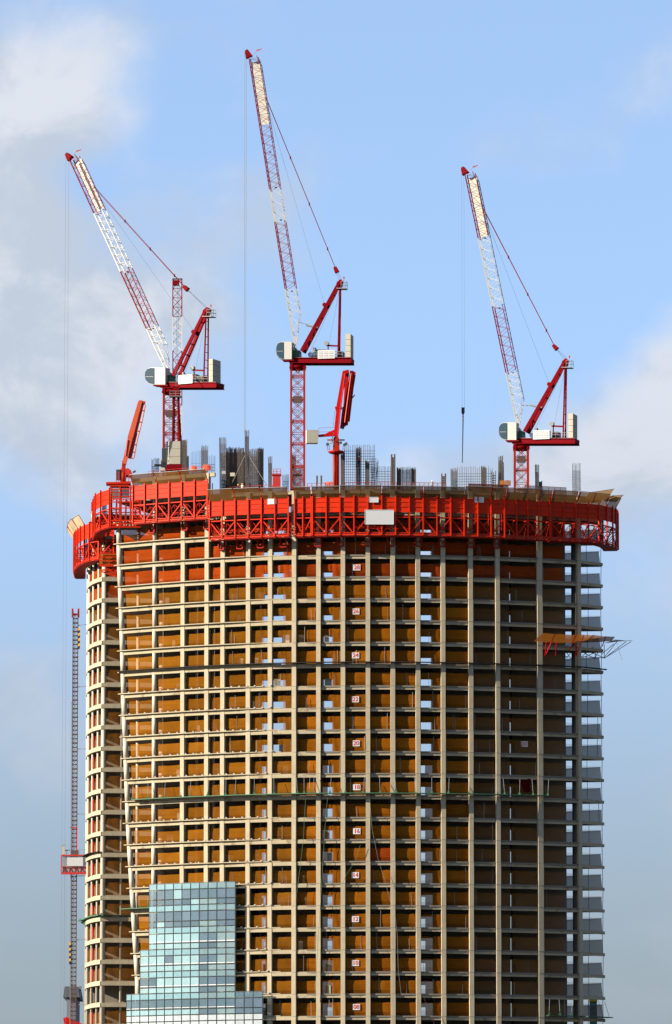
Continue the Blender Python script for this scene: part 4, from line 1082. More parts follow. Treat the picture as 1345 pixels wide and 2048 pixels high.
# ------------------------------------------------------------------ reinforcement cages on the working deck
def cage(label, pxl, pxr, ytop, ystir, off, nx=5, ny=2, dep=.8, r=.045, gap=.30, hb=True, deck=None, lean=0.0, rag=.25, name='rebar_cage', cat='rebar'):
    Y = front(FX((pxl+pxr)/2)) + off
    r *= 1.3; x0, x1 = XP(pxl, Y, 940), XP(pxr, Y, 940); zb = zf(TOP if deck is None else deck); zt = ZP(ytop, Y); zs = ZP(ystir, Y)
    mb = MB()
    for i in range(nx):
        for j in range(ny):
            x = x0+(x1-x0)*i/max(1, nx-1); y = Y+dep*j/max(1, ny-1) if ny > 1 else Y
            if 0 < j < ny-1 and 0 < i < nx-1: continue
            mb.bar((x, y, zb), (x+lean+random.uniform(-.04, .04), y, zt-abs(random.gauss(0, rag))), r)
    z = zb+.2
    while z < zs and hb:
        e = random.uniform(-.03, .03); k = lean*(z-zb)/(zt-zb)
        for j in ((0, 1) if ny > 1 else (0,)): mb.bar((x0-.03+k, Y+dep*j, z+e), (x1+.03+k, Y+dep*j, z-e), r*.85)
        if ny > 1:
            for x in (x0, x1): mb.bar((x+k, Y, z), (x+k, Y+dep, z), r*.85)
        z += gap
    o = mb.build(name, 'rebar'); tag(o, label, cat, 'rebar standing on the top deck'); return o
cage('short rebar cage at the left of the concrete counterweight', 304, 318, 915, 932, 4, 7, 2, .8, deck=33)
cage('dark dense rebar column at the right of the concrete counterweight', 365, 374, 878, 890, 5, 7, 3, 1.0, .06, .18, deck=33)
cage('low dark rebar stub behind the concrete counterweight', 373, 377.5, 910, 912, 6, 4, 2, .8, .07, .2, deck=33)
cage('sparse pale rebar mesh on the raised left deck', 383, 402, 901, 925, 7, 8, 1, .8, .03, .5, deck=33)
cage('dense rebar column near the right end of the raised deck', 403.5, 416, 889, 899, 5, 8, 3, 1.0, .05, .18, deck=33)
cage('thin open rebar bars beside the step in the deck', 416.5, 430, 908, 928, 6, 5, 2, .8, .035, .5, deck=33)
cage('tallest left rebar column of the big dark cage group', 440.5, 453, 873, 886, 6, 8, 3, 1.2, .05, .2, lean=-.1)
cage('broad dense rebar wall in the big dark cage group', 454, 488, 893, 905, 7.5, 30, 3, 1.0, .05, .16)
cage('second dense rebar wall behind the big dark cage group', 452, 490, 903, 906, 9.5, 30, 3, 1.2, .06, .2)
ck = cage('slender rebar column hanging from the central crane rope, propped both sides', 490.3, 498, 858, 873, 5.2, 5, 3, .6, .05, .16)
cage('short rebar wall right of the propped rebar column', 499, 517, 896, 912, 8, 14, 2, .8, .045, .2)
cage('dark rebar column at the right end of the big cage group', 517, 527, 894, 904, 7, 9, 3, 1.0, .065, .16)
cage('slim rebar column left of the red box', 537.5, 544, 911, 925, 4.5, 5, 3, .6, .055, .17)
cage('short loose rebar bars left of the central mast', 566, 577, 947, 960, 5, 6, 2, .8, .045, .4)
cage('tall rebar column half hidden by the central mast', 585, 592, 908, 912, 9.5, 5, 3, .8, .06, .2)
cage('rebar mesh seen through the foot of the central mast', 592, 607, 928, 940, 10, 9, 2, .8, .04, .25)
cage('pair of dark starter bars between mast and red placing boom', 634.5, 643.5, 951, 951, 4.5, 2, 2, .5, .22, .5, hb=False, rag=.02)
cage('dense dark rebar column right of the red placing boom', 682.5, 689, 903, 909, 5, 6, 3, .8, .07, .16)
cage('large regular rebar grid standing against the sky', 690, 750, 889, 899, 7, 17, 1, .8, .06, .45, rag=.1)
cage('tangled rebar behind the large regular grid', 712, 722, 893, 905, 9, 9, 2, .8, .05, .22)
cage('dark rebar column in front of the large regular grid', 732, 739, 920, 924, 5, 6, 3, .8, .07, .16)
cage('leaning loose rebar right of the large regular grid', 741, 754, 915, 935, 6, 10, 2, .8, .035, .35, lean=.25, rag=.5)
cage('lower regular rebar grid beside the large one', 754, 784, 932, 940, 7.5, 11, 1, .8, .05, .42, rag=.08)
cage('pair of tall dark starter posts', 783.5, 790, 908, 915, 5, 2, 2, .5, .2, .25, rag=.03)
cage('low wide dark rebar cage right of the tall starter posts', 795, 832, 933, 939, 6.5, 22, 3, 1.0, .045, .22)
cage('dark left end of the low wide rebar cage', 794.5, 801, 935, 938, 5.8, 6, 3, .8, .07, .16)
cage('dark right end of the low wide rebar cage', 824, 832, 936, 940, 5.8, 7, 3, .8, .07, .16)
cage('pair of short starter posts in the right half of the deck', 884, 891.5, 947, 950, 5, 2, 2, .5, .16, .3, rag=.03)
cage('dense left end of the wide right rebar grid', 902.5, 915, 935, 942, 6, 9, 3, .8, .045, .22)
cage('wide rebar grid left of the right crane mast', 915, 985, 932, 946, 7, 20, 1, .8, .05, .45, rag=.3)
cage('dark rebar column standing in the wide right grid', 963, 972.5, 931, 934, 5.5, 7, 3, .8, .06, .18)
cage('thin starter bars next to the wide right grid', 984, 992, 940, 950, 5.5, 3, 2, .6, .07, .4)
cage('tall leaning rebar column left of the right crane mast', 996, 1004, 910, 921, 5.5, 6, 3, .9, .06, .17, lean=.2)
cage('second leaning rebar column next to the right crane mast', 1002, 1008.5, 921, 930, 6.5, 5, 3, .9, .05, .2, lean=-.1)
cage('slim rebar column right of the right crane mast', 1071.5, 1078, 927, 943, 5, 4, 3, .7, .055, .2)
cage('low dark rebar stub right of the right crane mast', 1079, 1084, 961, 962, 5, 4, 3, .7, .07, .2)
cage('lone pale open rebar column at the far right of the deck', 1146, 1161.5, 924, 939, 4, 7, 2, .9, .035, .28)
# props of the hanging cage
Yc = front(FX(494))+5.0
for a, b in (((491, 910), (464, 968)), ((500, 914), (534, 971))):
    MB().tube(W(a[0], a[1], Yc), W(b[0], b[1], Yc-1), .06, n=8).build('raking_prop', 'concrete_inside', ck)
tag(MB().box(W(448, 946, front(FX(448))+4.6), .6, .2, .7, .1).build('cloth_sheet', 'board_white'), 'white sheet hung on the tall left rebar column', 'sheet')
tag(MB().box(W(465.5, 949, front(FX(465))+6.2), .8, .2, .6, -.1).build('cloth_sheet', 'ballast'), 'grey white sheet hung low on the broad rebar wall', 'sheet')
# red box with railing
bx = thing('site_box', W(554, 978, 6.0), 'red steel site box with a railed roof left of the central mast', 'container')
a, b = W(546, 976, 6), W(561.5, 951, 6)
MB().box(((a.x+b.x)/2, 6, (a.z+b.z)/2), b.x-a.x, 1.4, b.z-a.z).build('body', 'hoist_red', bx)
MB().box(((a.x+b.x)/2, 6, b.z+.08), b.x-a.x+.3, 1.7, .16).build('roof', 'hoist_red', bx)
rr = MB()
for x in (547, 554, 562): rr.bar(W(x, 951, 5.3), W(x, 938, 5.3), .1)
for y in (938, 943, 947): rr.bar(W(547, y, 5.3), W(562, y, 5.3), .07)
rr.build('railing', 'hoist_red', bx)
# guard rails along the deck edge
def guard(label, px0, px1, off, deck, step=9.0, h=1.15, m='form_red_dark', mesh=None):
    p = FP(px0, off, 980); root = thing('guard_rail', (p.x, p.y, zf(deck)), label, 'railing', 'guard rails on the top deck')
    px = px0; pts = []
    while px <= px1: q = FP(px, off, 980); pts.append(Vector((q.x, q.y, zf(deck)))); px += step
    for q in pts: MB().bar(q, q+Vector((0, 0, h)), .07).build('post', m, root)
    for k, z in enumerate((h, h*.55)): 
        rm = MB()
        for a, b in zip(pts, pts[1:]): rm.bar(a+Vector((0, 0, z)), b+Vector((0, 0, z)), .05)
        rm.build('rail', m, root)
    if mesh:
        rm = MB()
        for a, b in zip(pts, pts[1:]): rm.sheet(a, b, b+Vector((0, 0, h)), a+Vector((0, 0, h)), 1, 1)
        rm.build('mesh_infill', mesh, root)
guard('red guard rail along the raised left deck', 292, 424, .8, 33, 10)
guard('red guard rail in front of the big dark cage group', 446, 545, 1.0, 32, 8)
guard('mesh guard rail between the central mast and the red placing boom', 613, 668, 1.0, 32, 9, 1.2, 'form_red_dark', 'net_pale')
guard('red guard rail in front of the large regular rebar grid', 690, 800, 1.0, 32, 8, 1.3)
guard('red guard rail in the middle right of the deck', 805, 900, 1.0, 32, 9, 1.3, 'form_red_dark', 'net_pale')
guard('brown guard rail below the wide right rebar grid', 940, 1028, 1.0, 32, 9, 1.3, 'form_red_dark', 'screen_brown')
guard('mesh guard rail right of the right crane mast', 1056, 1150, 1.4, 32, 12, 1.4, 'form_red_dark', 'screen_grey')
def tarp(label, px0, px1, y0, y1, off, m='boom_orange'):
    xc = (px0+px1)/2; Y = front(FX(xc))+off; mb = MB()
    mb.sheet(W(px0, y1, Y), W(px1, y1, Y), W(px1, y0, Y+.3), W(px0, y0, Y+.3), 7, 3, .12)
    mb.sheet(W(px0, y0, Y+.3), W(px1, y0, Y+.3), W(px1, y0-1, Y+1.4), W(px0, y0-1, Y+1.4), 7, 2, .1)
    tag(mb.build('tarpaulin', m, None, True), label, 'tarpaulin')
tarp('orange sheet draped on the raised deck railing, left one', 382, 394, 933, 943, .7)
tarp('orange sheet draped on the raised deck railing, right one', 406, 422, 931, 941, .7)
tarp('orange sheet lying at the foot of the red placing boom', 650, 668, 965, 976, 1.2)
tarp('small orange sheet near the right crane mast', 1000, 1022, 962, 972, 1.4, 'fan_orange')
# ------------------------------------------------------------------ floor number signs
dg = bpy.context.evaluated_depsgraph_get()
def text_mesh(t, size):
    cu = bpy.data.curves.new('digits', 'FONT'); cu.body = t; cu.size = size; cu.align_x = 'CENTER'; cu.align_y = 'CENTER'; cu.extrude = .012; cu.offset = .012
    o = bpy.data.objects.new('digits_tmp', cu); col.objects.link(o)
    bpy.context.view_layer.update()
    me = bpy.data.meshes.new_from_object(o.evaluated_get(bpy.context.evaluated_depsgraph_get()))
    bpy.data.objects.remove(o); me.materials.clear(); me.materials.append(M['digit_red']); return me
SIGNX = {28: 714, 26: 712, 24: 711.5, 22: 711, 20: 712.5, 18: 714, 16: 714, 14: 711, 12: 711, 10: 711, 8: 713}
def sign(t, px, py, off, label, s=1.0):
    p = FP(px, off, 1300); x = XP(px, p.y, py); Y = p.y; z = ZP(py, Y); ang = face_angle(x) if s == 1 else 0
    root = thing('floor_number_sign', (x, Y, z-.5), label, 'sign', 'floor number signs on the nets')
    MB().box((x, Y, z), 1.22*s, .05, .98*s, ang).build('board', 'board_white', root)
    mw = Matrix.Translation((x+.0, Y-.045, z)) @ Matrix.Rotation(ang, 4, 'Z') @ Matrix.Rotation(R(90), 4, 'X') @ Matrix.Diagonal((1.0, 1.0, 1, 1))
    link('digits', text_mesh(t, .98*s), root, mw)
ORD = ['topmost', 'second from the top', 'third from the top', 'fourth from the top', 'fifth from the top', 'middle one', 'fifth from the bottom', 'fourth from the bottom', 'third from the bottom', 'second from the bottom', 'lowest']
for (n, px), od in zip(SIGNX.items(), ORD):
    sign('%02d' % n, px, yphoto(n)-17, .52, 'white sign reading red %02d, %s in the central column of signs' % (n, od))
sign('20', 1049, 1488, .55, 'white sign with red number 20 in the shaded right bay', .95)
# ------------------------------------------------------------------ strips and hanging platforms along the facade
def strip(mb, px0, px1, z, w0, w1, t, off=0.05, k=40):
    pts = [FP(px0+(px1-px0)*i/k, off, 1500) for i in range(k+1)]
    for a, b in zip(pts, pts[1:]):
        na, nb = -nin(a.x), -nin(b.x)
        mb.quadbox([(*(a+na*w1)[:2], z), (*(b+nb*w1)[:2], z), (*(b+nb*w0)[:2], z), (*(a+na*w0)[:2], z), (*(a+na*w1)[:2], z+t), (*(b+nb*w1)[:2], z+t), (*(b+nb*w0)[:2], z+t), (*(a+na*w0)[:2], z+t)])
mb = MB(); strip(mb, leanpx(24)-8, 1164, zf(24)+.12, .0, .85, .12)
p = FP(1164, .05); mb.quadbox([(*(p+Vector((0, -.85, 0)))[:2], zf(24)+.12), (XP(1216, yr+3.2), yr+3.2, zf(24)+.12), (XP(1214, yr+4.6), yr+4.6, zf(24)+.12), (p.x, p.y, zf(24)+.12), (*(p+Vector((0, -.85, 0)))[:2], zf(24)+.26), (XP(1216, yr+3.2), yr+3.2, zf(24)+.2), (XP(1214, yr+4.6), yr+4.6, zf(24)+.2), (p.x, p.y, zf(24)+.26)])
tag(mb.build('debris_strip', 'black_net'), 'long black debris net strip wrapped along the whole front between numbers 24 and 22', 'netting')
mb = MB()
wp = wing_pts()[:8]
for a, b in zip(wp, wp[1:]):
    d = Vector((b[0]-a[0], b[1]-a[1], 0)).normalized(); n = Vector((d.y, -d.x, 0)); n = n if n.y < 0 or n.x < 0 else -n
    a_, b_ = Vector((*a, 0)), Vector((*b, 0))
    mb.quadbox([(*(a_+n*.9)[:2], zf(16)+.12), (*(b_+n*.9)[:2], zf(16)+.12), (*b, zf(16)+.12), (*a, zf(16)+.12), (*(a_+n*.9)[:2], zf(16)+.24), (*(b_+n*.9)[:2], zf(16)+.24), (*b, zf(16)+.24), (*a, zf(16)+.24)])
tag(mb.build('debris_strip', 'black_net'), 'short black debris net strip around the left wing beside the red hoist car', 'netting')
def hang_platform(label, runs, hangers, mdeck='green_deck', top=2.9):
    """runs: list of px ranges on the facade; hangers: px positions of suspension ropes"""
    (px0, px1, fl, w1) = runs
    p = FP(px0, 0, 1600); root = thing('hanging_platform', (p.x, p.y, zf(fl)), label, 'work platform', 'suspended work platforms')
    mb = MB(); strip(mb, px0, px1, zf(fl)+.14, .12, w1, .12); mb.build('deck', mdeck, root)
    for px in hangers:
        q = FP(px, -w1+.25, 1600); e = random.uniform(-.25, .25)
        MB().bar((q.x, q.y, zf(fl)+.2), (q.x+e, q.y+.6, zf(fl)+top), .045).build('suspension_rope', 'rope_pale', root)
        MB().taper((q.x, q.y, zf(fl)+.24), (q.x+e*.2, q.y+.1, zf(fl)+.95), .2, .2, .07, .07).build('clamp', mdeck, root)
        MB().box((q.x, q.y, zf(fl)+.36), .34, .34, .28).build('clamp_foot', mdeck, root)
hang_platform('long green hanging work platform across the front at number 18', (272, 1092, 18, 1.35), (272, 303, 336, 369, 386, 421, 457, 475, 513, 552, 598, 611, 621, 629, 662, 692, 727, 760, 792, 829, 862, 895, 936, 1006, 1035, 1062, 1091))
hang_platform('small green hanging platform beside the leaning column low on the left', (250, 312, 13, 1.3), (270, 288, 304), top=2.2)
hang_platform('dark hanging platform at the bottom right corner', (1090, 1163, 8, 1.2), (1092, 1114, 1136), 'crane_green')
# its free end past the corner
root = thing('hanging_platform', W(1190, 2036, yr+3), 'free end of a dark hanging platform past the bottom right corner', 'work platform', 'suspended work platforms')
a, b = Vector((FP(1164, -.6).x, FP(1164, -.6).y, zf(8)+.2)), Vector((XP(1218, yr+4), yr+4, zf(8)+.2))
MB().bar(a, b, 1.3, .14).build('deck', 'crane_green', root)
for t in (.1, .4, .72, .97): q = a.lerp(b, t); MB().bar(q, q+Vector((-.8 if t > .6 else .1, .4, 2.7)), .05).build('suspension_rope', 'machine_dark', root)
# green platform round the left wing
gw = thing('hanging_platform', (XP(205, 31.5), 31.5, zf(13)), 'green hanging platform wrapped round the left wing', 'work platform', 'suspended work platforms')
raw = [(262, 33.3), (205, 31.6), (193, 34.0), (186, 36.3), (180, 39.2), (175, 43), (163, 47)]
P_ = [Vector((XP(a, b), b, zf(13)+.28)) for a, b in raw]
for a, b in zip(P_, P_[1:]): MB().bar(a, b, 1.3, .14).build('deck', 'green_deck', gw)
for a in P_[1:]: MB().box(a+Vector((0, 0, .2)), .35, .35, .3).build('clamp', 'green_deck', gw)
MB().bar(P_[-1], P_[-1]+Vector((.9, 0, 3.4)), .04).build('suspension_rope', 'rope_pale', gw); MB().bar(P_[-1]+Vector((.6, 0, 0)), P_[-1]+Vector((1.1, 0, 3.4)), .04).build('suspension_rope', 'rope_pale', gw)
MB().sheet(P_[-1]+Vector((0, 0, -.2)), P_[-2]+Vector((0, 0, -.2)), P_[-2]+Vector((0, 0, -1.2)), P_[-1]+Vector((.8, 0, -.9)), 3, 2, .1).build('net_skirt', 'green_deck', gw)
# loose ropes down the facade
def rope(label, pts, m, r=.03, off=-.5):
    mb = MB(); P = []
    for px, py in pts: q = FP(px, off, 1500); P.append(W(px, py, q.y))
    for a, b in zip(P, P[1:]): mb.tube(a, b, r, n=5)
    tag(mb.build('loose_rope', m), label, 'rope', 'ropes hanging down the facade')
rope('green rope slanting down from the platform left of number 16', [(612, 1590), (607, 1680), (600, 1740), (597, 1762), (592, 1800)], 'green_deck')
rope('green rope hanging in the bay left of the number signs', [(656, 1590), (650, 1660), (645, 1750), (636, 1890), (630, 2000)], 'green_deck')
rope('pale rope falling through the bay right of number 16', [(739, 1590), (745, 1660), (757, 1720), (770, 1760), (783, 1810)], 'machine_grey', .018)
rope('pale rope bowing past the bay right of number 12', [(783, 1740), (787, 1800), (795, 1870), (797, 1940), (803, 1990)], 'machine_grey', .018)
rope('brown rope curving out of the bay near the bottom middle', [(845, 1985), (857, 2020), (868, 2046), (880, 2080)], 'hoist_brown', .022)
rope('thin green rope hanging across the sign with number 14', [(721, 1690), (712, 1720), (692, 1752), (684, 1772)], 'green_deck', .025)
# ------------------------------------------------------------------ orange catch fan at the right corner
fan = thing('catch_fan', (FP(1120).x, FP(1120).y, zf(25)), 'orange netted catch fan on red struts jutting from the right corner', 'safety fan')
def FQ(px, py, dy): return W(px, py, FP(min(px, 1160), 0).y + max(0, px-1160)*.09 + dy)
quads = [((1068, 1282.5), (1150, 1286.5), (1158, 1270), (1086, 1266)), ((1146, 1283.5), (1172, 1285), (1190, 1270), (1156, 1268.5)), ((1170, 1285), (1224, 1282), (1231, 1273.5), (1186, 1270)), ((1205, 1287), (1226, 1282), (1268, 1281), (1232, 1279.5))]
for a, b, c, d in quads:
    MB().sheet(FQ(*a, -.2), FQ(*b, -.2), FQ(*c, -3.6), FQ(*d, -3.6), 8, 4, .1).build('net_panel', 'fan_orange', fan, True)
for a, b in (((1091, 1312), (1110.5, 1269)), ((1091, 1312), (1093, 1284)), ((1112, 1311), (1113.5, 1285)), ((1139, 1301), (1152, 1271)), ((1152, 1313), (1168, 1271)), ((1152, 1310), (1152.5, 1285)), ((1205, 1292), (1212, 1273))):
    MB().tube(FQ(*a, -.3), FQ(*b, -3.3), .085, n=7).build('strut', 'boom_red', fan)
for a, b in (((1210, 1316), (1263, 1283)), ((1210, 1316), (1253, 1283)), ((1208, 1316), (1236, 1281)), ((1204, 1308), (1228, 1288)), ((1209, 1317), (1209, 1289)), ((1091, 1312), (1136, 1313)), ((1100, 1308), (1140, 1289)), ((1160, 1313), (1210, 1316)), ((1160, 1316), (1188, 1294)), ((1175, 1302), (1210, 1316)), ((1190, 1316), (1204, 1292)), ((1133, 1316), (1150, 1298)), ((1133, 1304), (1146, 1322)), ((1158, 1300), (1192, 1318)), ((1194, 1296), (1190, 1316)), ((1160, 1318), (1202, 1300))):
    MB().tube(FQ(*a, 1.2), FQ(*b, -1.5 if b[0] > 1225 else 1.4), .055, n=6).build('frame_tube', 'hoist_brown', fan)
MB().tube(FQ(1234, 1285, -2), FQ(1245, 1321, -2), .02, n=5).build('loose_line', 'rope', fan)
# ------------------------------------------------------------------ hoist on the left
YH = 48.0
hx = XP(151.5, YH, 1250)
hm = thing('hoist_mast', (hx, YH, 0), 'dark lattice rack mast of the construction hoist at far left', 'hoist mast')
zt = ZP(1222, YH); w2 = .42
cor = [(-w2, -w2), (w2, -w2), (w2, w2), (-w2, w2)]
for x, y in cor: MB().bar((hx+x, YH+y, 0), (hx+x, YH+y, zt), .13).build('chord', 'hoist_brown', hm)
mb = MB(); z = 20.0; k = 0
while z < zt-.7:
    for i in range(4):
        a, b = cor[i], cor[(i+1) % 4]; mb.bar((hx+a[0], YH+a[1], z), (hx+b[0], YH+b[1], z), .11 if k % 2 else .17)
        if i % 2 == 0 or k % 3 == 0: mb.bar((hx+a[0], YH+a[1], z), (hx+b[0], YH+b[1], z+.75), .06)
    mb.bar((hx-.14, YH-w2, z), (hx-.14, YH-w2, z+.75), .05); z += .75; k += 1
mb.build('lacing', 'hoist_brown', hm)
for s in (-1, 1): MB().box((hx+s*.52, YH, zt-.35), .3, .9, 1.5).build('head_plate', 'boom_red', hm)
MB().box((hx, YH, zt-.6), 1.0, .7, .3).build('head_beam', 'boom_red', hm)
for py in (1251, 1374, 1498, 1628, 1752, 1880, 2009): 
    z = ZP(py, YH); MB().bar((hx+.4, YH, z), (XP(178, 47, py), 46.5, z+random.uniform(-.15, .25)), .1).build('wall_tie', 'machine_dark', hm)
def stripes(px, py0, py1, label):
    t = thing('hoist_counterweight', W(px, py1, YH), label, 'counterweight'); x = XP(px, YH, py0); z0, z1 = ZP(py1, YH), ZP(py0, YH); n = 8
    for k in range(n): MB().quadbox([(x-.16, YH-.7, z0+(z1-z0)*k/n), (x+.16, YH-.7, z0+(z1-z0)*k/n+.12), (x+.16, YH-.4, z0+(z1-z0)*k/n+.12), (x-.16, YH-.4, z0+(z1-z0)*k/n), (x-.16, YH-.7, z0+(z1-z0)*(k+1)/n), (x+.16, YH-.7, z0+(z1-z0)*(k+1)/n+.12), (x+.16, YH-.4, z0+(z1-z0)*(k+1)/n+.12), (x-.16, YH-.4, z0+(z1-z0)*(k+1)/n)]).build('stripe', 'stripe_yellow' if k % 2 else 'black_paint', t)
stripes(159, 1257, 1299, 'yellow and black striped counterweight near the top of the hoist mast')
stripes(141, 1886, 1929, 'yellow and black striped counterweight low on the hoist mast')
hl = thing('hoist_cable', (XP(143, YH), YH, 0), 'grey power cable guide running beside the hoist mast', 'cable')
MB().bar((XP(143.3, YH, 1700), YH-.3, 0), (XP(143.3, YH, 1410), YH-.3, ZP(1405, YH)), .09).build('cable', 'machine_grey', hl)
for py in (1405, 1477, 1579, 1681, 1786, 1890): MB().bar((XP(141, YH, py), YH-.3, ZP(py, YH)), (hx, YH-.3, ZP(py, YH)), .07).build('cable_arm', 'machine_grey', hl)
for k, px in enumerate((129, 133)): MB().bar((XP(px, YH, 1900), YH-1.0, 0), (XP(px, YH, 1900), YH-1.0, ZP(1706, YH)), .022).build('trailing_cable', 'machine_grey', hl)
YG = 46.6
hc = thing('hoist_car', W(150, 1748, YG), 'red hoist car with a pale blank board on its side', 'hoist car')
def hp_(px, py, dy=0): return W(px, py, YG+dy)
for d in (0, 2.0):
    for x in (123, 176): MB().bar(hp_(x, 1747, d-1), hp_(x, 1711, d-1), .16).build('frame_post', 'hoist_red', hc)
    for y, w in ((1711, .2), (1733, .12), (1747, .3)): MB().bar(hp_(123, y, d-1), hp_(177, y, d-1), w).build('frame_rail', 'hoist_red', hc)
MB().sheet(hp_(124, 1746, -.8), hp_(176, 1746, -.8), hp_(176, 1733, -.8), hp_(124, 1733, -.8), 4, 1).build('skirt_panel', 'hoist_panel', hc)
MB().sheet(hp_(124, 1732, .9), hp_(176, 1732, .9), hp_(176, 1712, .9), hp_(124, 1712, .9), 4, 1).build('mesh_panel', 'screen_grey', hc)
for k in range(9): 
    x = 125+k*5.7; MB().bar(hp_(x, 1746 if k % 2 else 1733, -1), hp_(x+5.7, 1733 if k % 2 else 1746, -1), .08).build('brace', 'hoist_red', hc)
MB().box(hp_(150.5, 1723.5, -1.14), 2.75, .06, 1.5).build('blank_board', 'board_grey', hc)
MB().box(hp_(150, 1711, 0), 4.5, 2.0, .14).build('roof', 'hoist_red', hc); MB().box(hp_(150, 1746.5, 0), 4.5, 2.0, .2).build('floor', 'hoist_red', hc)
MB().box(hp_(150, 1706, -.2), 1.3, .9, .9).build('drive_unit', 'hoist_brown', hc); MB().box(hp_(127.5, 1701, 0), .5, .5, 1.4).build('cable_basket', 'ballast', hc)
MB().bar(hp_(124, 1692, 0), hp_(131, 1690, 0), .15).build('cable_roller', 'machine_grey', hc); MB().bar(hp_(127, 1701, 0), hp_(140, 1701, 0), .14).build('roof_rail', 'machine_grey', hc)
MB().bar(hp_(154, 1706, -.5), hp_(153.5, 1655, -.5), .18).build('safety_mast', 'boom_red', hc); MB().bar(hp_(140, 1655, -.5), hp_(155, 1655, -.5), .14).build('safety_arm', 'boom_red', hc)
rr = MB()
for x in (134, 160, 168, 176): rr.bar(hp_(x, 1710, .5), hp_(x, 1699, .5), .05)
rr.bar(hp_(134, 1700, .5), hp_(176, 1699, .5), .05); rr.build('roof_railing', 'machine_grey', hc)
# ------------------------------------------------------------------ far left background
YB = 700
tw = thing('distant_tower', (XP(147, YB, 2040), YB, 0), 'hazy grey distant tower with flared rough top behind the hoist mast', 'building')
def bp_(px, py): return W(px, py, YB)
a, b = bp_(137.5, 2048), bp_(156.5, 1997)
MB().box(((a.x+b.x)/2, YB, b.z/2), b.x-a.x, 24, b.z).build('shaft', 'tower_grey', tw)
MB().taper(bp_(147, 1999), bp_(147, 1978), 26, b.x-a.x+2, 28, (b.x-a.x)*1.35, (1, 0, 0)).build('crown', 'tower_grey', tw)
for k in range(9): x = 134+k*3.3; MB().bar(bp_(x, 1982), bp_(x+random.uniform(-1, 1.5), 1973+random.uniform(-2, 3)), .7).build('crown_bar', 'tower_grey', tw)
for x0, x1, y in ((133, 139, 1998), (155, 160, 1996)): MB().bar(bp_(x0, y), bp_(x1, y-6), 2.0).build('crown_bracket', 'tower_grey', tw)
rb = thing('red_jib', W(128, 2048, 30), 'red sloping jib end at the very bottom left behind the hoist mast', 'jib')
MB().taper(W(130, 2037, 60), W(172, 2058, 60), .5, .7, .6, 1.1).build('beam', 'boom_red', rb); MB().taper(W(129, 2036, 60), W(136, 2052, 60), .5, .5, .4, .9).build('end_plate', 'boom_red', rb)
# ------------------------------------------------------------------ workers
def person_mesh(pose):
    """joints in metres, x right, z up; one skinned figure"""
    J = {'pel': (0, 0, .93), 'waist': (0, 0, 1.1), 'chest': (0, 0, 1.32), 'neck': (0, 0, 1.5), 'head': (0, -.01, 1.62), 'crown': (0, -.01, 1.72),
         'hl': (-.1, 0, .9), 'kl': (-.12, -.03, .5), 'al': (-.13, 0, .09), 'tl': (-.14, -.15, .03), 'hr': (.1, 0, .9), 'kr': (.12, -.03, .5), 'ar': (.13, 0, .09), 'tr': (.14, -.15, .03),
         'sl': (-.19, 0, 1.42), 'el': (-.27, 0, 1.15), 'wl': (-.27, -.1, .92), 'fl': (-.27, -.13, .82), 'sr': (.19, 0, 1.42), 'er': (.27, 0, 1.15), 'wr': (.27, -.1, .92), 'fr': (.27, -.13, .82)}
    J.update(pose)
    rad = dict(pel=.15, waist=.135, chest=.16, neck=.06, head=.095, crown=.07, hl=.1, kl=.065, al=.045, tl=.045, hr=.1, kr=.065, ar=.045, tr=.045, sl=.075, el=.05, wl=.036, fl=.04, sr=.075, er=.05, wr=.036, fr=.04)
    E = [('pel', 'waist'), ('waist', 'chest'), ('chest', 'neck'), ('neck', 'head'), ('head', 'crown'), ('pel', 'hl'), ('hl', 'kl'), ('kl', 'al'), ('al', 'tl'), ('pel', 'hr'), ('hr', 'kr'), ('kr', 'ar'), ('ar', 'tr'),
         ('chest', 'sl'), ('sl', 'el'), ('el', 'wl'), ('wl', 'fl'), ('chest', 'sr'), ('sr', 'er'), ('er', 'wr'), ('wr', 'fr')]
    ks = list(J); me = bpy.data.meshes.new('body'); me.from_pydata([J[k] for k in ks], [(ks.index(a), ks.index(b)) for a, b in E], [])
    o = bpy.data.objects.new('body_tmp', me); col.objects.link(o)
    md = o.modifiers.new('skin', 'SKIN')
    for i, k in enumerate(ks): sv = me.skin_vertices[0].data[i]; sv.radius = (rad[k], rad[k]); sv.use_root = (k == 'pel')
    sb = o.modifiers.new('sub', 'SUBSURF'); sb.levels = 1; sb.render_levels = 1
    bpy.context.view_layer.update()
    out = bpy.data.meshes.new_from_object(o.evaluated_get(bpy.context.evaluated_depsgraph_get()))
    bpy.data.objects.remove(o)
    return out, J
def worker(label, loc, rz, pose, shirt, trousers, helmet):
    me, J = person_mesh(pose)
    for m in (shirt, trousers, 'skin'): me.materials.append(M[m])
    hz = Vector(J['neck']).z
    hands = [Vector(J['fl']), Vector(J['fr'])]
    for p in me.polygons:
        c = p.center; p.use_smooth = True
        p.material_index = 2 if c.z > hz or min((c-h).length for h in hands) < .1 else (1 if c.z < Vector(J['pel']).z+.05 and abs(c.x) < .4 else 0)
    root = thing('person', loc, label, 'person', 'workers on the top of the tower')
    mw = Matrix.Translation(loc) @ Matrix.Rotation(rz, 4, 'Z')
    link('body', me, root, mw)
    h = Vector(J['head']); hm_ = MB().lathe((h.x, h.y, h.z+.0), [(.155, .03), (.14, .05), (.125, .10), (.09, .155), (.03, .18)], 12).mesh('helmet', helmet)
    link('helmet', hm_, root, mw)
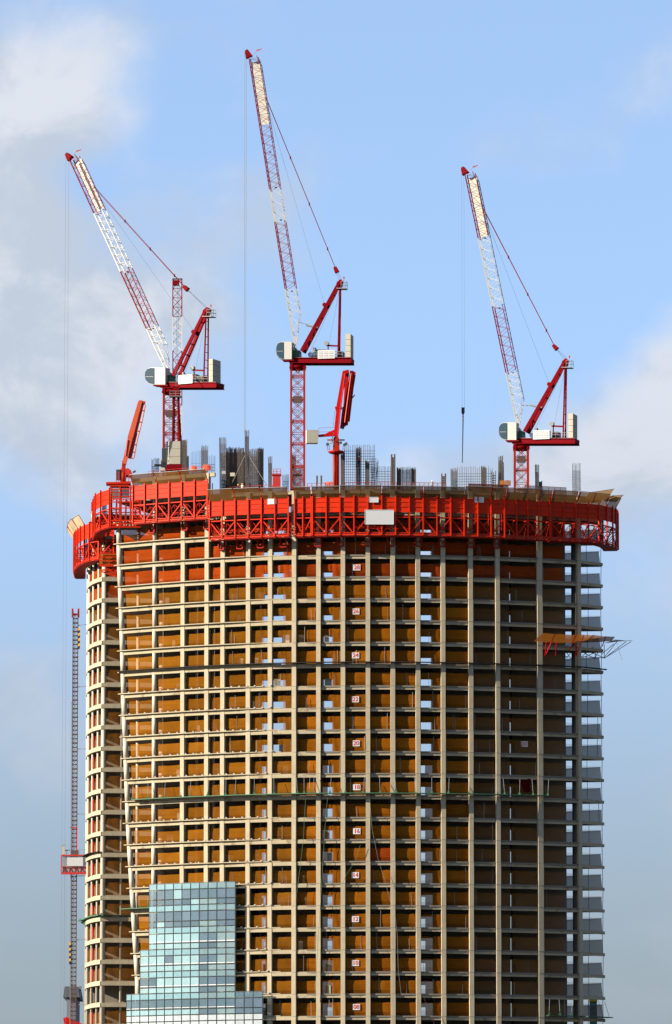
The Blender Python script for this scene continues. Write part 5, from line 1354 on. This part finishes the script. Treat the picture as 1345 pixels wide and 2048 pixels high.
climb = {'el': (-.25, -.2, 1.6), 'wl': (-.18, -.35, 1.85), 'fl': (-.18, -.38, 1.95), 'er': (.33, -.2, 1.5), 'wr': (.4, -.33, 1.72), 'fr': (.42, -.36, 1.82), 'kl': (-.2, -.3, .62), 'al': (-.22, -.15, .2), 'tl': (-.22, -.3, .15), 'kr': (.05, -.15, .45), 'ar': (-.02, .02, .05), 'tr': (-.02, -.12, 0)}
stand = {'el': (-.3, -.08, 1.2), 'wl': (-.16, -.3, 1.15), 'fl': (-.1, -.38, 1.15), 'er': (.3, -.08, 1.2), 'wr': (.16, -.3, 1.12), 'fr': (.1, -.38, 1.12)}
yg = front(FX(720))+7
p = W(718, 933, yg-.55); worker('worker in a red shirt climbing the large rebar grid', p, R(180), climb, 'cloth_red', 'cloth_dark', 'helmet_white')
p = FP(485, 2.2, 970); worker('worker in a pale shirt and yellow helmet before the propped rebar column', Vector((XP(485, p.y, 960), p.y, zf(32))), R(150), stand, 'cloth_white', 'cloth_dark', 'helmet_yellow')
p = FP(477, 3.0, 970); worker('worker in dark blue clothes beside the broad rebar wall', Vector((XP(477, p.y, 960), p.y, zf(32))), R(-120), stand, 'cloth_blue', 'cloth_blue', 'helmet_yellow')
p = FP(865, 1.6, 970); worker('worker standing behind the mesh guard rail in the middle right of the deck', Vector((XP(865, p.y, 960), p.y, zf(32))), R(20), stand, 'cloth_white', 'cloth_blue', 'helmet_white')
p = W(184.5, 1046, 32.0); worker('worker in cream clothes on the curved left formwork', Vector((p.x, 32.0, zf(32)-1.4+.0)), R(60), stand, 'cloth_white', 'cloth_white', 'helmet_yellow')

# tan boards at the free right end of the formwork
te = thing('tan_screen', W(1240, 1000, 16), 'tan mesh screen boards flaring out at the far right end of the formwork', 'screen')
for a, b, c, d in (((1172, 998), (1213, 1001), (1229, 978), (1180, 985)), ((1208, 1002), (1234, 1004), (1248, 990), (1222, 992))):
    MB().sheet(W(*a, 9), W(*b, 12), W(*c, 10.5), W(*d, 7.5), 4, 2, .05).build('board', 'screen_gold', te)
    MB().bar(W(*a, 8.9), W(*d, 7.4), .09).build('edge_bar', 'hoist_brown', te); MB().bar(W(*d, 7.4), W(*c, 10.4), .07).build('edge_bar', 'hoist_brown', te)
# thin tie poles and stored sheets seen in the bays
rnd = random.Random(3)
for n in range(LO+1, 31):
    for i in range(3, len(COLS)-1):
        l, r_ = COLS[i], COLS[i+1]
        for _ in range(rnd.choice((0, 1, 1, 2)) if n < 29 else 2):
            px = l+6+(r_-l-12)*rnd.random(); p = FP(px, .55); hgt = rnd.uniform(1.6, 2.9)
            if rnd.random() < .45: MB().bar((p.x, p.y, zf(n)+.02), (p.x+rnd.uniform(-.05, .05), p.y+.02, zf(n)+hgt), .045).build('tie_pole', rnd.choice(('rail_steel', 'ballast', 'machine_grey')), tower)
    for i in range(0, 8):
        if rnd.random() < .3:
            l, r_ = COLS[i], COLS[i+1]; px = l+8+(r_-l-16)*rnd.random(); p = FP(px, 1.3+rnd.random())
            MB().box((p.x, p.y, zf(n)+.75), rnd.uniform(.5, 1.3), .1, 1.4, rnd.uniform(-.3, .3)).build('stored_sheet', rnd.choice(('ballast', 'concrete_wrap', 'board_white')), tower)

# odds and ends on the right
p = FP(1048, .62, 1560); q0, q1 = W(1035, 1557, p.y), W(1061.5, 1584, p.y)
mb = MB(); mb.sheet((q0.x, p.y, q1.z), (q1.x, p.y+.2, q1.z), (q1.x, p.y+.2, q0.z), (q0.x, p.y, q0.z), 6, 4, .12)
tag(mb.build('tarpaulin', 'cloth_maroon', None, True), 'dark red sheet hung above the green platform in the shaded right bays', 'tarpaulin')
Yq = 62.0
gt = thing('site_lift_shaft', (XP(1187, Yq), Yq, 0), 'green and orange shaft glimpsed through the bottom right corner nets', 'shaft')
a, b = W(1180, 2048, Yq), W(1194, 2003, Yq)
MB().box(((a.x+b.x)/2, Yq, b.z/2), b.x-a.x, 2.0, b.z).build('shaft', 'shaft_green', gt)
MB().box(((a.x+b.x)/2, Yq-.1, b.z+.4), b.x-a.x+.1, 2.2, .9).build('top_band', 'stripe_yellow', gt)
cage('thick dark rebar wall at the back of the big cage group', 442, 516, 902, 907, 11.5, 36, 2, 1.0, .04, .3)
